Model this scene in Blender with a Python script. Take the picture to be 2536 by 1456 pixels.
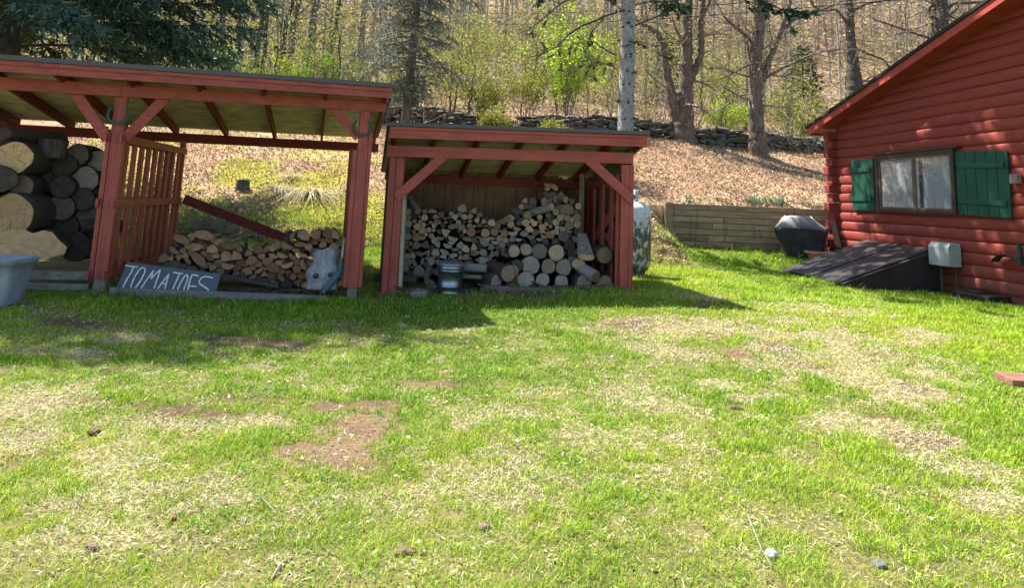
import bpy, math, random
import numpy as np
from mathutils import Vector, Matrix, Quaternion
for o in list(bpy.data.objects): bpy.data.objects.remove(o)
S = bpy.context.scene
COL = S.collection
# ------------------------------------------------------------------ camera
F = 1800.0; PU, PV = 1268.0, 204.0; RHO = .042; PHI = math.atan(288/1800.)
EYE = np.array([0, 0, 1.6])
_r0 = np.array([1., 0, 0]); _f = np.array([0, math.cos(PHI), math.sin(PHI)]); _u0 = np.array([0, -math.sin(PHI), math.cos(PHI)])
_R = math.cos(RHO)*_r0 + math.sin(RHO)*_u0; _U = -math.sin(RHO)*_r0 + math.cos(RHO)*_u0
cam = bpy.data.cameras.new('camera'); camo = bpy.data.objects.new('camera', cam); COL.objects.link(camo)
cam.sensor_width = 36; cam.lens = 36*F/2536; cam.shift_y = -(728-PV)/2536.; cam.clip_start = .05; cam.clip_end = 2000
camo.matrix_world = Matrix([[_R[i], _U[i], -_f[i], EYE[i]] for i in range(3)] + [[0, 0, 0, 1]])
S.camera = camo
# ------------------------------------------------------------------ light
SUN = Vector((-1.22, .90, 2.30)).normalized()          # towards the sun
W = bpy.data.worlds.new('World'); S.world = W; W.use_nodes = True
nt = W.node_tree; bg = nt.nodes['Background']
sky = nt.nodes.new('ShaderNodeTexSky'); sky.sky_type = 'NISHITA'; sky.sun_disc = False
sky.sun_elevation = math.asin(SUN.z); sky.sun_rotation = math.atan2(SUN.x, SUN.y)
nt.links.new(sky.outputs[0], bg.inputs[0]); bg.inputs[1].default_value = .10
sl = bpy.data.lights.new('sun', 'SUN'); sl.energy = 5.0; sl.angle = math.radians(.55); sl.color = (1, .95, .86)
so = bpy.data.objects.new('sun', sl); COL.objects.link(so); so.rotation_euler = (-SUN).to_track_quat('-Z', 'Y').to_euler()
so.location = (-20, 20, 40)
S.view_settings.view_transform = 'Standard'; S.view_settings.look = 'None'; S.view_settings.gamma = 1
S.view_settings.exposure = 1.62
S.render.engine = 'CYCLES'
S.cycles.max_bounces = 8; S.cycles.diffuse_bounces = 4; S.cycles.transmission_bounces = 6; S.cycles.transparent_max_bounces = 12

# ------------------------------------------------------------------ helpers
def ray(u, v): return _R*(u-PU)/F - _U*(v-PV)/F + _f
def P(u, v, Y):                      # the point of the photo's line of sight that lies Y metres into the yard
    d = ray(u, v); return EYE + d*(Y/d[1])
def onplane(u, v, p0, n):
    d = ray(u, v); return EYE + d*(((np.array(p0)-EYE) @ n)/(d @ n))
ORG = {}
def V3(a): return np.array(a, float)
def tag(o, label=None, cat=None, group=None, kind=None):
    if label: o['label'] = label
    if cat: o['category'] = cat
    if group: o['group'] = group
    if kind: o['kind'] = kind
    return o
def empty(name, loc, label=None, cat=None, group=None):
    o = bpy.data.objects.new(name, None); COL.objects.link(o); o.location = loc; o.empty_display_size = .1
    ORG[o.name] = V3(loc); return tag(o, label, cat, group)
def link(name, me, mats, parent=None, org=None):
    o = bpy.data.objects.new(name, me); COL.objects.link(o)
    for m in mats: me.materials.append(m)
    if parent is not None:
        o.parent = parent; ORG[o.name] = ORG[parent.name]
    else:
        o.location = org if org is not None else (0, 0, 0); ORG[o.name] = V3(o.location)
    return o
def npmesh(name, verts, faces, mats, parent=None, org=None, smooth=False, col=None, mi=None):
    """verts (N,3) in world metres; faces: list of (M,k) index arrays; col (N,3) point colour"""
    off = ORG[parent.name] if parent is not None else (V3(org) if org is not None else np.zeros(3))
    verts = np.asarray(verts, np.float64) - off
    me = bpy.data.meshes.new(name)
    me.vertices.add(len(verts)); me.vertices.foreach_set('co', verts.astype(np.float32).ravel())
    faces = [np.asarray(f, np.int32) for f in faces if len(f)]
    tot = np.concatenate([np.full(len(f), f.shape[1], np.int32) for f in faces])
    idx = np.concatenate([f.ravel() for f in faces])
    me.loops.add(len(idx)); me.loops.foreach_set('vertex_index', idx)
    me.polygons.add(len(tot)); st = np.zeros(len(tot), np.int32); st[1:] = np.cumsum(tot)[:-1]
    me.polygons.foreach_set('loop_start', st)
    me.polygons.foreach_set('use_smooth', np.full(len(tot), bool(smooth)))
    if mi is not None: me.polygons.foreach_set('material_index', np.asarray(mi, np.int32))
    if col is not None:
        a = me.color_attributes.new('col', 'FLOAT_COLOR', 'POINT')
        c = np.ones((len(verts), 4), np.float32); c[:, :3] = col; a.data.foreach_set('color', c.ravel())
    me.update(calc_edges=True); me.validate()
    return link(name, me, mats, parent, org)
class MB:
    def __init__(s): s.v = []; s.f = []; s.m = []; s.sm = []
    def add(s, vs, fs, m=0, smooth=False):
        b = len(s.v); s.v += [tuple(p) for p in vs]
        for f in fs: s.f.append([i+b for i in f]); s.m.append(m); s.sm.append(smooth)
    def hexa(s, c, m=0):             # eight corners: bottom four round, top four round
        s.add(c, [(3, 2, 1, 0), (4, 5, 6, 7), (0, 1, 5, 4), (1, 2, 6, 5), (2, 3, 7, 6), (3, 0, 4, 7)], m)
    def box(s, x0, x1, y0, y1, z0, z1, m=0):
        s.hexa([(x0, y0, z0), (x1, y0, z0), (x1, y1, z0), (x0, y1, z0), (x0, y0, z1), (x1, y0, z1), (x1, y1, z1), (x0, y1, z1)], m)
    def bar(s, a, b, w, h, up=(0, 0, 1), m=0):   # a board from a to b, w wide sideways, h along up
        a = Vector(a); b = Vector(b); d = (b-a).normalized(); up = Vector(up); sd = d.cross(up).normalized(); u = sd.cross(d)
        q = [(-1, -1), (1, -1), (1, 1), (-1, 1)]
        s.hexa([a + sd*(w/2*i) + u*(h/2*j) for i, j in q] + [b + sd*(w/2*i) + u*(h/2*j) for i, j in q], m)
    def tube(s, path, rad, n=8, m=0, cap=True, smooth=True):
        path = [Vector(p) for p in path]; rad = rad if hasattr(rad, '__len__') else [rad]*len(path)
        vs = []; d0 = (path[1]-path[0]).normalized(); ref = d0.orthogonal().normalized()
        for i, p in enumerate(path):
            d = (path[min(i+1, len(path)-1)]-path[max(i-1, 0)]).normalized()
            ref = (ref - d*ref.dot(d)).normalized(); bi = d.cross(ref)
            for k in range(n):
                a = 2*math.pi*k/n; vs.append(p + (ref*math.cos(a) + bi*math.sin(a))*rad[i])
        fs = []
        for i in range(len(path)-1):
            for k in range(n):
                fs.append((i*n+k, i*n+(k+1) % n, (i+1)*n+(k+1) % n, (i+1)*n+k))
        s.add(vs, fs, m, smooth)
        if cap: s.add(vs[:n], [tuple(range(n))[::-1]], m); s.add(vs[-n:], [tuple(range(n))], m)
    def lathe(s, c, prof, n=28, m=0, smooth=True, axis=None):
        c = Vector(c); vs = []
        q = axis.to_track_quat('Z', 'Y') if axis is not None else Quaternion()
        for r, z in prof:
            for k in range(n):
                a = 2*math.pi*k/n; vs.append(c + q @ Vector((r*math.cos(a), r*math.sin(a), z)))
        fs = [(i*n+k, i*n+(k+1) % n, (i+1)*n+(k+1) % n, (i+1)*n+k) for i in range(len(prof)-1) for k in range(n)]
        s.add(vs, fs, m, smooth)
    def poly(s, pts, thick, m=0, m2=None):        # flat polygon with thickness along a vector
        n = len(pts); t = Vector(thick); a = [Vector(p) for p in pts]
        s.add(a + [p+t for p in a], [tuple(range(n))[::-1], tuple(range(n, 2*n))], m)
        s.add(a + [p+t for p in a], [(i, (i+1) % n, n+(i+1) % n, n+i) for i in range(n)], m if m2 is None else m2)
    def build(s, name, mats, parent=None, org=None, bevel=0):
        if not isinstance(mats, (list, tuple)): mats = [mats]
        off = ORG[parent.name] if parent is not None else (V3(org) if org is not None else np.zeros(3))
        me = bpy.data.meshes.new(name)
        me.from_pydata([tuple(np.array(v)-off) for v in s.v], [], s.f)
        me.polygons.foreach_set('material_index', s.m); me.polygons.foreach_set('use_smooth', s.sm); me.update()
        o = link(name, me, mats, parent, org)
        if bevel:
            b = o.modifiers.new('bevel', 'BEVEL'); b.width = bevel; b.segments = 2; b.limit_method = 'ANGLE'; b.angle_limit = .6
        return o
def copy_tree(o, parent=None):
    c = o.copy(); COL.objects.link(c); c.parent = parent
    for ch in o.children: copy_tree(ch, c)
    return c
def vnoise(x, y, seed=0):
    x = np.asarray(x, float); y = np.asarray(y, float)
    xi = np.floor(x).astype(np.int64); yi = np.floor(y).astype(np.int64); fx = x-xi; fy = y-yi
    def hsh(a, b):
        n = (a*374761393 + b*668265263 + seed*974711) & 0xffffffff
        n = ((n ^ (n >> 13))*1274126177) & 0xffffffff
        return ((n ^ (n >> 16)) & 0xffff)/65535.
    fx = fx*fx*(3-2*fx); fy = fy*fy*(3-2*fy)
    return (hsh(xi, yi)*(1-fx)+hsh(xi+1, yi)*fx)*(1-fy) + (hsh(xi, yi+1)*(1-fx)+hsh(xi+1, yi+1)*fx)*fy
def fbm(x, y, seed=0, o=4):
    s = 0; a = .5; t = 0
    for i in range(o): s = s + a*vnoise(x*2**i, y*2**i, seed+i*17); t += a; a *= .5
    return s/t
def sst(a, b, x): t = np.clip((x-a)/(b-a), 0, 1); return t*t*(3-2*t)

# ------------------------------------------------------------------ materials
def M(name, rough=.8, spec=.3, metal=0):
    m = bpy.data.materials.new(name); m.use_nodes = True; n = m.node_tree
    b = n.nodes['Principled BSDF']; b.inputs['Roughness'].default_value = rough
    b.inputs['Specular IOR Level'].default_value = spec; b.inputs['Metallic'].default_value = metal
    return m, n, b
def N(n, t, **k):
    x = n.nodes.new(t)
    for a, v in k.items(): setattr(x, a, v)
    return x
def sock(n, s, v):
    if hasattr(v, 'links') or hasattr(v, 'is_linked'): n.links.new(v, s)
    else: s.default_value = v
def coord(n, scale=(1, 1, 1), kind='Object'):
    c = N(n, 'ShaderNodeTexCoord'); mp = N(n, 'ShaderNodeMapping'); mp.inputs['Scale'].default_value = scale
    n.links.new(c.outputs[kind], mp.inputs[0]); return mp.outputs[0]
def noise(n, scale, detail=4, vec=None, rough=.6, dist=0):
    x = N(n, 'ShaderNodeTexNoise'); x.inputs['Scale'].default_value = scale; x.inputs['Detail'].default_value = detail
    x.inputs['Roughness'].default_value = rough; x.inputs['Distortion'].default_value = dist
    n.links.new(vec if vec is not None else coord(n), x.inputs['Vector']); return x.outputs['Fac']
def ramp(n, fac, stops):
    r = N(n, 'ShaderNodeValToRGB'); e = r.color_ramp.elements
    while len(e) < len(stops): e.new(.5)
    for i, (p, c) in enumerate(stops): e[i].position = p; e[i].color = (*c, 1) if len(c) == 3 else c
    n.links.new(fac, r.inputs[0]); return r.outputs[0]
def mix(n, fac, a, b, mode='MIX'):
    x = N(n, 'ShaderNodeMix', data_type='RGBA', blend_type=mode)
    sock(n, x.inputs[0], fac)
    for i, v in ((6, a), (7, b)): sock(n, x.inputs[i], (*v, 1) if isinstance(v, tuple) and len(v) == 3 else v)
    return x.outputs[2]
def mth(n, op, a, b=0.):
    x = N(n, 'ShaderNodeMath', operation=op); sock(n, x.inputs[0], a); sock(n, x.inputs[1], b); return x.outputs[0]
def bump(n, b, h, s=.4, d=.02):
    x = N(n, 'ShaderNodeBump'); x.inputs['Strength'].default_value = s; x.inputs['Distance'].default_value = d
    n.links.new(h, x.inputs['Height']); n.links.new(x.outputs[0], b.inputs['Normal'])
def rnd(n): return N(n, 'ShaderNodeObjectInfo').outputs['Random']
def gm(c): return tuple(c)
def paint(name, c, rough=.6, wear=None, dirt=.5, gs=None):
    m, n, b = M(name, rough)
    v = coord(n); f = noise(n, 3.1, 5, v); g = noise(n, 40, 4, v)
    c1 = tuple(x*.72 for x in c); c2 = tuple(min(1, x*1.16) for x in c)
    k = ramp(n, f, [(.3, c1), (.7, c2)])
    k = mix(n, mth(n, 'MULTIPLY', g, dirt), k, tuple(x*.6 for x in c))
    if gs:
        gr = noise(n, 1, 5, coord(n, gs), .65, .4); k = mix(n, mth(n, 'MULTIPLY', ramp(n, gr, [(.38, (1, 1, 1)), (.52, (0, 0, 0))]), .55), k, tuple(x*.45 for x in c)); k = mix(n, mth(n, 'MULTIPLY', ramp(n, gr, [(.60, (0, 0, 0)), (.72, (1, 1, 1))]), .4), k, (min(1, c[0]*1.35), c[1]*1.8, c[2]*1.8))
    if wear:
        w = ramp(n, noise(n, 14, 6, v, .7), [(.68, (0, 0, 0)), (.74, (1, 1, 1))])
        k = mix(n, mth(n, 'MULTIPLY', w, .7), k, wear)
    n.links.new(k, b.inputs['Base Color']); bump(n, b, g, .25, .006); return m
def woodmat(name, c1, c2, scale=(3, 3, 3), rough=.85, gs=(30, 2.5, 30), knots=False, dark=(.05, .04, .03)):
    m, n, b = M(name, rough, .2)
    v = coord(n, gs); g = noise(n, 1, 6, v, .65, .6); f = noise(n, 2.2, 4, coord(n, scale))
    k = ramp(n, g, [(.25, c1), (.75, c2)])
    k = mix(n, mth(n, 'MULTIPLY', ramp(n, f, [(.45, (0, 0, 0)), (.75, (1, 1, 1))]), .55), k, dark)
    r = mth(n, 'ADD', mth(n, 'MULTIPLY', rnd(n), .5), .75)
    h = N(n, 'ShaderNodeHueSaturation'); n.links.new(k, h.inputs['Color']); n.links.new(r, h.inputs['Value'])
    n.links.new(h.outputs[0], b.inputs['Base Color']); bump(n, b, g, .5, .01); return m
RED = paint('red_paint', (.38, .085, .06), .55, wear=(.20, .045, .035), gs=(1.2, 24, 34))
REDV = paint('red_paint_upright', (.38, .085, .06), .55, wear=(.20, .045, .035), gs=(30, 30, 1.2))
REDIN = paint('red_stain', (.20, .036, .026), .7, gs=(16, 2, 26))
LOGRED = None
GREENP = paint('green_paint', (.007, .075, .05), .5, wear=(.1, .2, .16))
GREY = woodmat('grey_wood', (.12, .10, .085), (.25, .22, .19))
GREYX = woodmat('grey_wood_long', (.10, .09, .08), (.27, .25, .225), gs=(2.5, 30, 30))
BROWNZ = woodmat('brown_boards', (.10, .058, .035), (.21, .125, .075), gs=(26, 26, 2.2))
GREYZ = woodmat('grey_boards', (.14, .12, .09), (.30, .27, .21), gs=(26, 26, 2.2))
PLY = woodmat('plywood', (.50, .44, .36), (.74, .67, .57), gs=(2, 22, 22), scale=(2, 2, 2))
def roofmat():
    m, n, b = M('asphalt_roofing', .9, .2)
    n.links.new(ramp(n, noise(n, 160, 3), [(.3, (.06, .055, .06)), (.75, (.16, .15, .155))]), b.inputs['Base Color']); return m
ROOF = roofmat()
def attrmat(name, rough=.8, trans=0., spec=.15):
    m, n, b = M(name, rough, spec)
    a = N(n, 'ShaderNodeAttribute', attribute_name='col')
    n.links.new(a.outputs['Color'], b.inputs['Base Color'])
    if trans:
        t = N(n, 'ShaderNodeBsdfTranslucent'); n.links.new(a.outputs['Color'], t.inputs[0])
        x = N(n, 'ShaderNodeMixShader'); x.inputs[0].default_value = trans
        n.links.new(b.outputs[0], x.inputs[1]); n.links.new(t.outputs[0], x.inputs[2])
        n.links.new(x.outputs[0], n.nodes['Material Output'].inputs[0])
    return m
BLADE = attrmat('grass_blade', .6, .28); LEAF = attrmat('leaf', .6, .45); LITTER = attrmat('leaf_litter', .85, .1); ATT = attrmat('tinted_surface', .85)
NEEDLE = attrmat('needles', .55, .2)
def barkmat(name, c1, c2, sc=(9, 9, 2.2), lich=None, lf=.6):
    m, n, b = M(name, .9, .15)
    g = noise(n, 2.2, 7, coord(n, sc), .7, .5)
    k = ramp(n, g, [(.32, c1), (.66, c2)])
    if lich:
        w = ramp(n, noise(n, 5, 6, None, .7), [(lf, (0, 0, 0)), (lf+.07, (1, 1, 1))]); k = mix(n, mth(n, 'MULTIPLY', w, .75), k, lich)
    n.links.new(k, b.inputs['Base Color']); bump(n, b, g, .9, .04); return m
BARK = barkmat('grey_bark', (.07, .06, .052), (.30, .27, .24), lich=(.40, .42, .36))
BARKS = barkmat('spruce_bark', (.16, .15, .145), (.42, .40, .385), sc=(7, 7, 5))
BARKB = barkmat('maple_bark', (.04, .03, .024), (.25, .195, .155), sc=(7, 7, 1.5), lich=(.42, .42, .36), lf=.64)
BARKD = barkmat('dark_bark', (.035, .03, .026), (.13, .11, .095), lich=(.24, .26, .2), lf=.62)
TWIG = barkmat('twig_bark', (.11, .09, .07), (.27, .235, .19), sc=(3, 3, 3))
LOGBARK = barkmat('log_bark', (.035, .028, .022), (.16, .135, .11), sc=(14, 3, 14))
BIRCH = barkmat('birch_bark', (.20, .18, .15), (.52, .50, .45), sc=(10, 5, 10))
def facemat(name, c1, c2, c3, edge=(.09, .06, .04)):
    m, n, b = M(name, .85, .15)
    c = N(n, 'ShaderNodeTexCoord'); s = N(n, 'ShaderNodeSeparateXYZ'); n.links.new(c.outputs['Object'], s.inputs[0])
    x, y, z = s.outputs
    d = mth(n, 'SQRT', mth(n, 'ADD', mth(n, 'MULTIPLY', x, x), mth(n, 'MULTIPLY', z, z)))
    nz = noise(n, 2.2, 4, c.outputs['Object'])
    rings = mth(n, 'SINE', mth(n, 'MULTIPLY', mth(n, 'ADD', d, mth(n, 'MULTIPLY', nz, .5)), 46.))
    ang = mth(n, 'ARCTAN2', x, z)
    cv = N(n, 'ShaderNodeCombineXYZ'); n.links.new(mth(n, 'MULTIPLY', ang, 3.2), cv.inputs[0]); n.links.new(mth(n, 'MULTIPLY', d, .5), cv.inputs[1]); n.links.new(rnd(n), cv.inputs[2])
    rad = noise(n, 2.0, 3, cv.outputs[0])
    crack = ramp(n, rad, [(.34, (1, 1, 1)), (.39, (0, 0, 0))])
    k = ramp(n, nz, [(.3, c1), (.7, c2)])
    k = mix(n, mth(n, 'MULTIPLY', mth(n, 'ADD', mth(n, 'MULTIPLY', rings, .5), .5), .30), k, c3)
    k = mix(n, mth(n, 'MULTIPLY', crack, .8), k, edge)
    k = mix(n, mth(n, 'MULTIPLY', ramp(n, noise(n, 6, 5, c.outputs['Object'], .7), [(.5, (0, 0, 0)), (.72, (1, 1, 1))]), .45), k, edge)
    h = N(n, 'ShaderNodeHueSaturation'); n.links.new(k, h.inputs['Color']); n.links.new(mth(n, 'ADD', mth(n, 'MULTIPLY', rnd(n), .8), .55), h.inputs['Value'])
    n.links.new(h.outputs[0], b.inputs['Base Color']); bump(n, b, rad, .3, .01); return m
FACE = facemat('cut_face', (.25, .185, .125), (.40, .31, .22), (.17, .12, .08))
FACEW = facemat('fresh_cut_face', (.38, .255, .135), (.52, .37, .21), (.27, .17, .085))
FACEG = facemat('weathered_cut_face', (.19, .165, .14), (.33, .295, .255), (.12, .105, .09))
FACER = facemat('reddish_cut_face', (.30, .15, .085), (.44, .24, .14), (.22, .11, .06))
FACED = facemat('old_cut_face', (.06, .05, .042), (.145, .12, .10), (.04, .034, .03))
SPLITW = woodmat('split_wood', (.20, .13, .075), (.40, .29, .18), gs=(20, 2, 20))
# ------------------------------------------------------------------ the ground
CP = V3([(0, 2, -.02), (-4, 3, -.02), (5, 3, -.02), (0, 5, .06), (0, 8, .18), (-2, 9.8, .22), (-4.8, 9, .28), (-7, 8.5, .30), (-1.5, 10, .24), (1.6, 10.1, .44),
    (2.1, 12.3, .43), (7.8, 11.3, .31), (7.7, 12.7, .28), (5.75, 12.4, .33), (5.5, 15, .40), (3.9, 16.9, .74), (6.8, 16.2, .62), (7, 17, .74),
    (4.5, 9, .34), (8, 7, .2), (-1.5, 12, .36), (1.7, 12, .43), (-4.5, 12, .42), (-8, 12, .45), (3.4, 14, .47), (-5.4, 7.9, .24), (0, 12, .4), (-10, 13, .5), (-3, 6, .1), (5, 6, .12)])
def _tps():
    n = len(CP); d = np.hypot(CP[:, None, 0]-CP[None, :, 0], CP[:, None, 1]-CP[None, :, 1])
    K = np.where(d > 0, d*d*np.log(d+1e-9), 0) + np.eye(n)*.3
    Q = np.c_[np.ones(n), CP[:, :2]]; A = np.block([[K, Q], [Q.T, np.zeros((3, 3))]])
    return np.linalg.solve(A, np.r_[CP[:, 2], 0, 0, 0])
TPW = _tps()
def lawn(x, y):
    x = np.clip(x, -10, 9.5); y = np.clip(y, 1, 17.2); s = TPW[-3] + TPW[-2]*x + TPW[-1]*y
    for (a, b, _), w in zip(CP, TPW[:-3]):
        d2 = (x-a)**2 + (y-b)**2; s = s + w*.5*d2*np.log(d2+1e-12)
    return s
def height(x, y):
    x = np.asarray(x, float); y = np.asarray(y, float)
    L = lawn(x, y) + .025*(fbm(x*1.3, y*1.3, 3)-.5)*sst(0, 2, 14-y)
    B = np.interp(y, [11, 12.9, 17, 25, 45, 60, 80, 110, 160, 300], [-2, .29, 1.6, 4.16, 8.6, 13.5, 24, 41, 66, 120])
    B = B + (.22*(fbm(x*.5, y*.5, 5)-.5) + .05*(fbm(x*3, y*3, 9)-.5))*sst(13, 15, y)*(1-.8*sst(3, 4, x)*(y < 17.6)) + 2.2*(fbm(x*.06, y*.06, 8)-.5)*sst(28, 60, y)
    B = B - .13*np.clip(x-5, 0, 9)*sst(17.2, 21, y)*sst(42, 28, y)
    w = np.where(y < 16.99, 1-sst(3.1, 3.95, x), 1.)
    D = np.maximum(0, B-L); D = D*sst(0, .25, D)
    return L + D*w
def hit(u, v):
    d = ray(u, v); t = np.arange(1.5, 160, .03); p = EYE + d*t[:, None]
    k = np.argmax(p[:, 2] < height(p[:, 0], p[:, 1])); return p[k] if k else p[-1]
def gz(x, y): return float(height(x, y))
xs = np.r_[np.linspace(-140, -13, 42), np.linspace(-12.6, 3.0, 140), np.linspace(3.06, 4.0, 18), np.linspace(4.1, 10, 56), np.linspace(10.5, 140, 44)]
ys = np.r_[np.linspace(-12, .8, 10), np.linspace(1, 12.9, 118), np.linspace(13, 16.9, 46), [16.985, 17.0], np.linspace(17.1, 26, 80), np.linspace(26.6, 300, 130)]
GX, GY = np.meshgrid(xs, ys); GZ = height(GX, GY)
nx, ny = len(xs), len(ys)
ii = (np.arange(ny-1)[:, None]*nx + np.arange(nx-1)[None]).ravel()
# worn places of the lawn: (u, v, half width, half height, strength, kind)
WORN = [(1700, 812, 170, 22, 1, 's'), (1560, 808, 60, 16, 1, 'd'), (2010, 840, 130, 26, .8, 's'), (2120, 905, 170, 46, 1, 's'), (2215, 965, 120, 34, 1, 's'), (2290, 830, 60, 12, .8, 's'), (2260, 850, 40, 12, .7, 's'),
    (1930, 865, 50, 16, .9, 'd'), (1830, 878, 40, 12, .9, 'd'), (2010, 912, 40, 10, 1, 'd'), (1770, 838, 30, 12, 1, 'd'), (1640, 870, 80, 16, .6, 's'), (1720, 885, 60, 16, .6, 's'),
    (1800, 958, 50, 12, .9, 's'), (1870, 985, 60, 16, 1, 's'), (1825, 1012, 22, 8, 1.2, 'd'), (2100, 1050, 110, 24, 1, 's'), (2210, 1075, 110, 26, .9, 's'), (2180, 1040, 60, 12, .9, 'd'), (2270, 1092, 70, 18, 1.2, 'd'), (2340, 1110, 60, 18, .9, 's'),
    (2420, 1170, 90, 30, .6, 's'), (2470, 1240, 80, 30, .8, 's'), (2250, 960, 50, 14, .8, 'd'), (2180, 880, 60, 12, .5, 'd'),
    (860, 1060, 110, 52, 1.15, 'd'), (850, 1125, 120, 40, 1.2, 'd'), (900, 1010, 70, 20, 1, 'd'), (620, 995, 110, 12, 1, 'd'), (500, 1030, 180, 20, .8, 'd'), (650, 1050, 120, 20, .7, 's'), (340, 1050, 120, 20, .7, 's'), (1060, 955, 130, 9, 1, 'd'),
    (60, 1010, 140, 40, 1, 's'), (200, 1000, 120, 16, .6, 'd'), (90, 1090, 140, 50, .8, 's'), (60, 1150, 60, 30, .6, 'd'), (300, 1140, 150, 40, .5, 's'), (640, 850, 230, 10, 1, 'd'), (160, 800, 130, 10, .8, 'd'), (150, 880, 130, 14, .5, 's'), (330, 840, 60, 16, .6, 's'),
    (1120, 1285, 34, 16, 1.3, 'd'), (230, 1078, 20, 8, 1.3, 'd'), (1720, 735, 60, 8, .9, 's'), (1200, 1040, 90, 24, .5, 's'), (1640, 1000, 120, 40, .3, 's'), (1560, 1090, 140, 40, .35, 's'), (1250, 1180, 160, 50, .3, 's'), (420, 1240, 260, 70, .45, 's'), (250, 1330, 200, 70, .35, 's'), (1000, 1250, 160, 40, .35, 's'),
    (2040, 770, 120, 16, .5, 's'), (1950, 800, 90, 16, .6, 's'), (1760, 760, 60, 10, .5, 'd'), (1230, 735, 420, 9, .6, 'd'), (430, 740, 300, 8, .4, 'd')]
WP = []
for u, v, du, dv, s, k in WORN:
    c = hit(u, v); a = hit(u+du, v); b = hit(u, v-dv); b2 = hit(u, v+dv)
    WP.append((c[0], (b[1]+b2[1])/2, max(.05, abs(a[0]-c[0])), max(.06, abs(b[1]-b2[1])/2), s, k))
def worn(x, y):
    dd = np.zeros_like(x); st = np.zeros_like(x); nz = fbm(x*4, y*4, 21, 4); nz2 = fbm(x*13, y*13, 22, 3)
    for cx, cy, rx, ry, s, k in WP:
        q = np.sqrt(((x-cx)/rx)**2 + ((y-cy)/ry)**2) + (nz-.5)*2.0 + (nz2-.5)*1.3
        w = s*np.clip(1.4-q, 0, 1)
        if k == 'd': dd = np.maximum(dd, w)
        else: st = np.maximum(st, w)
    return np.clip(dd*1.6, 0, 1), np.clip(st*1.5, 0, 1)
x, y, z = GX.ravel(), GY.ravel(), GZ.ravel()
dd, st = worn(x, y)
n1 = fbm(x*2.5, y*2.5, 31)[:, None]; n2 = fbm(x*.7, y*.7, 32)[:, None]; n3 = fbm(x*.35, y*.35, 33)[:, None]
soil = V3((.115, .075, .055))*(.7+.6*n1); thatch = V3((.26, .21, .11))*(.65+.7*n1); sod = V3((.075, .10, .022))*(.6+.8*n1)
lawnc = sod*.55 + thatch*.45
lawnc = lawnc*(1-st[:, None]) + thatch*1.15*st[:, None]
lawnc = lawnc*(1-dd[:, None]) + V3((.15, .10, .072))*(.55+.9*n1)*dd[:, None]
litter = V3((.30, .20, .135))*(.6+.8*n1); pale = V3((.40, .30, .20))*(.6+.8*n1)
bankc = litter*(1-sst(.35, .65, n2)) + pale*sst(.35, .65, n2)
moss = (sst(.34, .54, fbm(x*.9+3, y*.9, 41))*sst(1.5, -1, x+.25*(y-15))*sst(23, 18, y)*sst(13.2, 13.8, y))[:, None]
bankc = bankc*(1-moss*.9) + V3((.28, .27, .04))*(.55+.9*n1)*moss*.9
up = (sst(.48, .66, n3)*sst(27, 34, y)[:, None])
bankc = bankc*(1-up*.5) + V3((.16, .17, .05))*up*.5
isb = sst(.02, .25, z-lawn(x, y))[:, None]
isb = np.where((y > 16.995)[:, None], 1, isb)
gc = lawnc*(1-isb) + bankc*isb
def groundmat():
    m, n, b = M('earth', .95, .1)
    a = N(n, 'ShaderNodeAttribute', attribute_name='col')
    f = noise(n, 38, 6, None, .75); g = noise(n, 7, 5, None, .7)
    k = mix(n, 1., a.outputs['Color'], ramp(n, f, [(.25, (.35, .33, .3)), (.7, (1.5, 1.45, 1.35))]), 'MULTIPLY')
    k = mix(n, 1., k, ramp(n, g, [(.25, (.7, .7, .7)), (.75, (1.3, 1.27, 1.2))]), 'MULTIPLY')
    n.links.new(k, b.inputs['Base Color']); bump(n, b, f, .8, .03); return m
EARTH = groundmat()
ground = npmesh('ground', np.c_[x, y, z], [np.c_[ii, ii+1, ii+nx+1, ii+nx]], [EARTH], smooth=True, col=gc)
tag(ground, 'mown lawn rising into a leaf covered bank and wooded hillside', 'ground', kind='structure')
rng = np.random.default_rng(7)

# ------------------------------------------------------------------ the long open shed on the left
SA = math.radians(15.5); SO = V3((-1.605, 9.5, 0)); SUD = V3((math.cos(SA), math.sin(SA), 0)); SNB = V3((-math.sin(SA), math.cos(SA), 0))
def LS(s, t, z): return SO - SUD*s + SNB*t + V3((0, 0, z))
def LP(u, v, t): return onplane(u, v, SO+SNB*t, SNB)
def lbox(mb, s0, s1, t0, t1, z0, z1, m=0, tilt=0.):
    q = [(s1, t0), (s0, t0), (s0, t1), (s1, t1)]
    mb.hexa([LS(s, t, z0+tilt*s) for s, t in q] + [LS(s, t, z1+tilt*s) for s, t in q], m)
shed = empty('open_shed', LS(3.2, .4, gz(*LS(3.2, .4, 0)[:2])), 'long red open front shed with a low sloping roof, sheltering huge logs and split firewood', 'shed', 'open red wood sheds')
SE = 6.7
def part(fn, name, mats, parent=shed, bevel=.004):
    mb = MB(); fn(mb); return mb.build(name, mats, parent, bevel=bevel)
tf = -.008; tb = -.014
mb = MB(); lbox(mb, -.03, 1.55, 0, .03, 2.845, 2.978, tilt=tf); lbox(mb, 1.553, 3.88, 0, .03, 2.845, 2.978, tilt=tf); lbox(mb, 3.883, SE, 0, .03, 2.845, 2.978, tilt=tf); mb.build('fascia', RED, shed, bevel=.003)
mb = MB(); lbox(mb, -.03, 1.15, -.022, -.002, 2.93, 2.98, tilt=tf); lbox(mb, 1.152, SE, -.022, -.002, 2.93, 2.98, tilt=tf); mb.build('trim_strip', RED, shed, bevel=.003)
RSL = -.115
def rz(t): return 2.80 + RSL*(t-.35)
TB = 3.62
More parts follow.
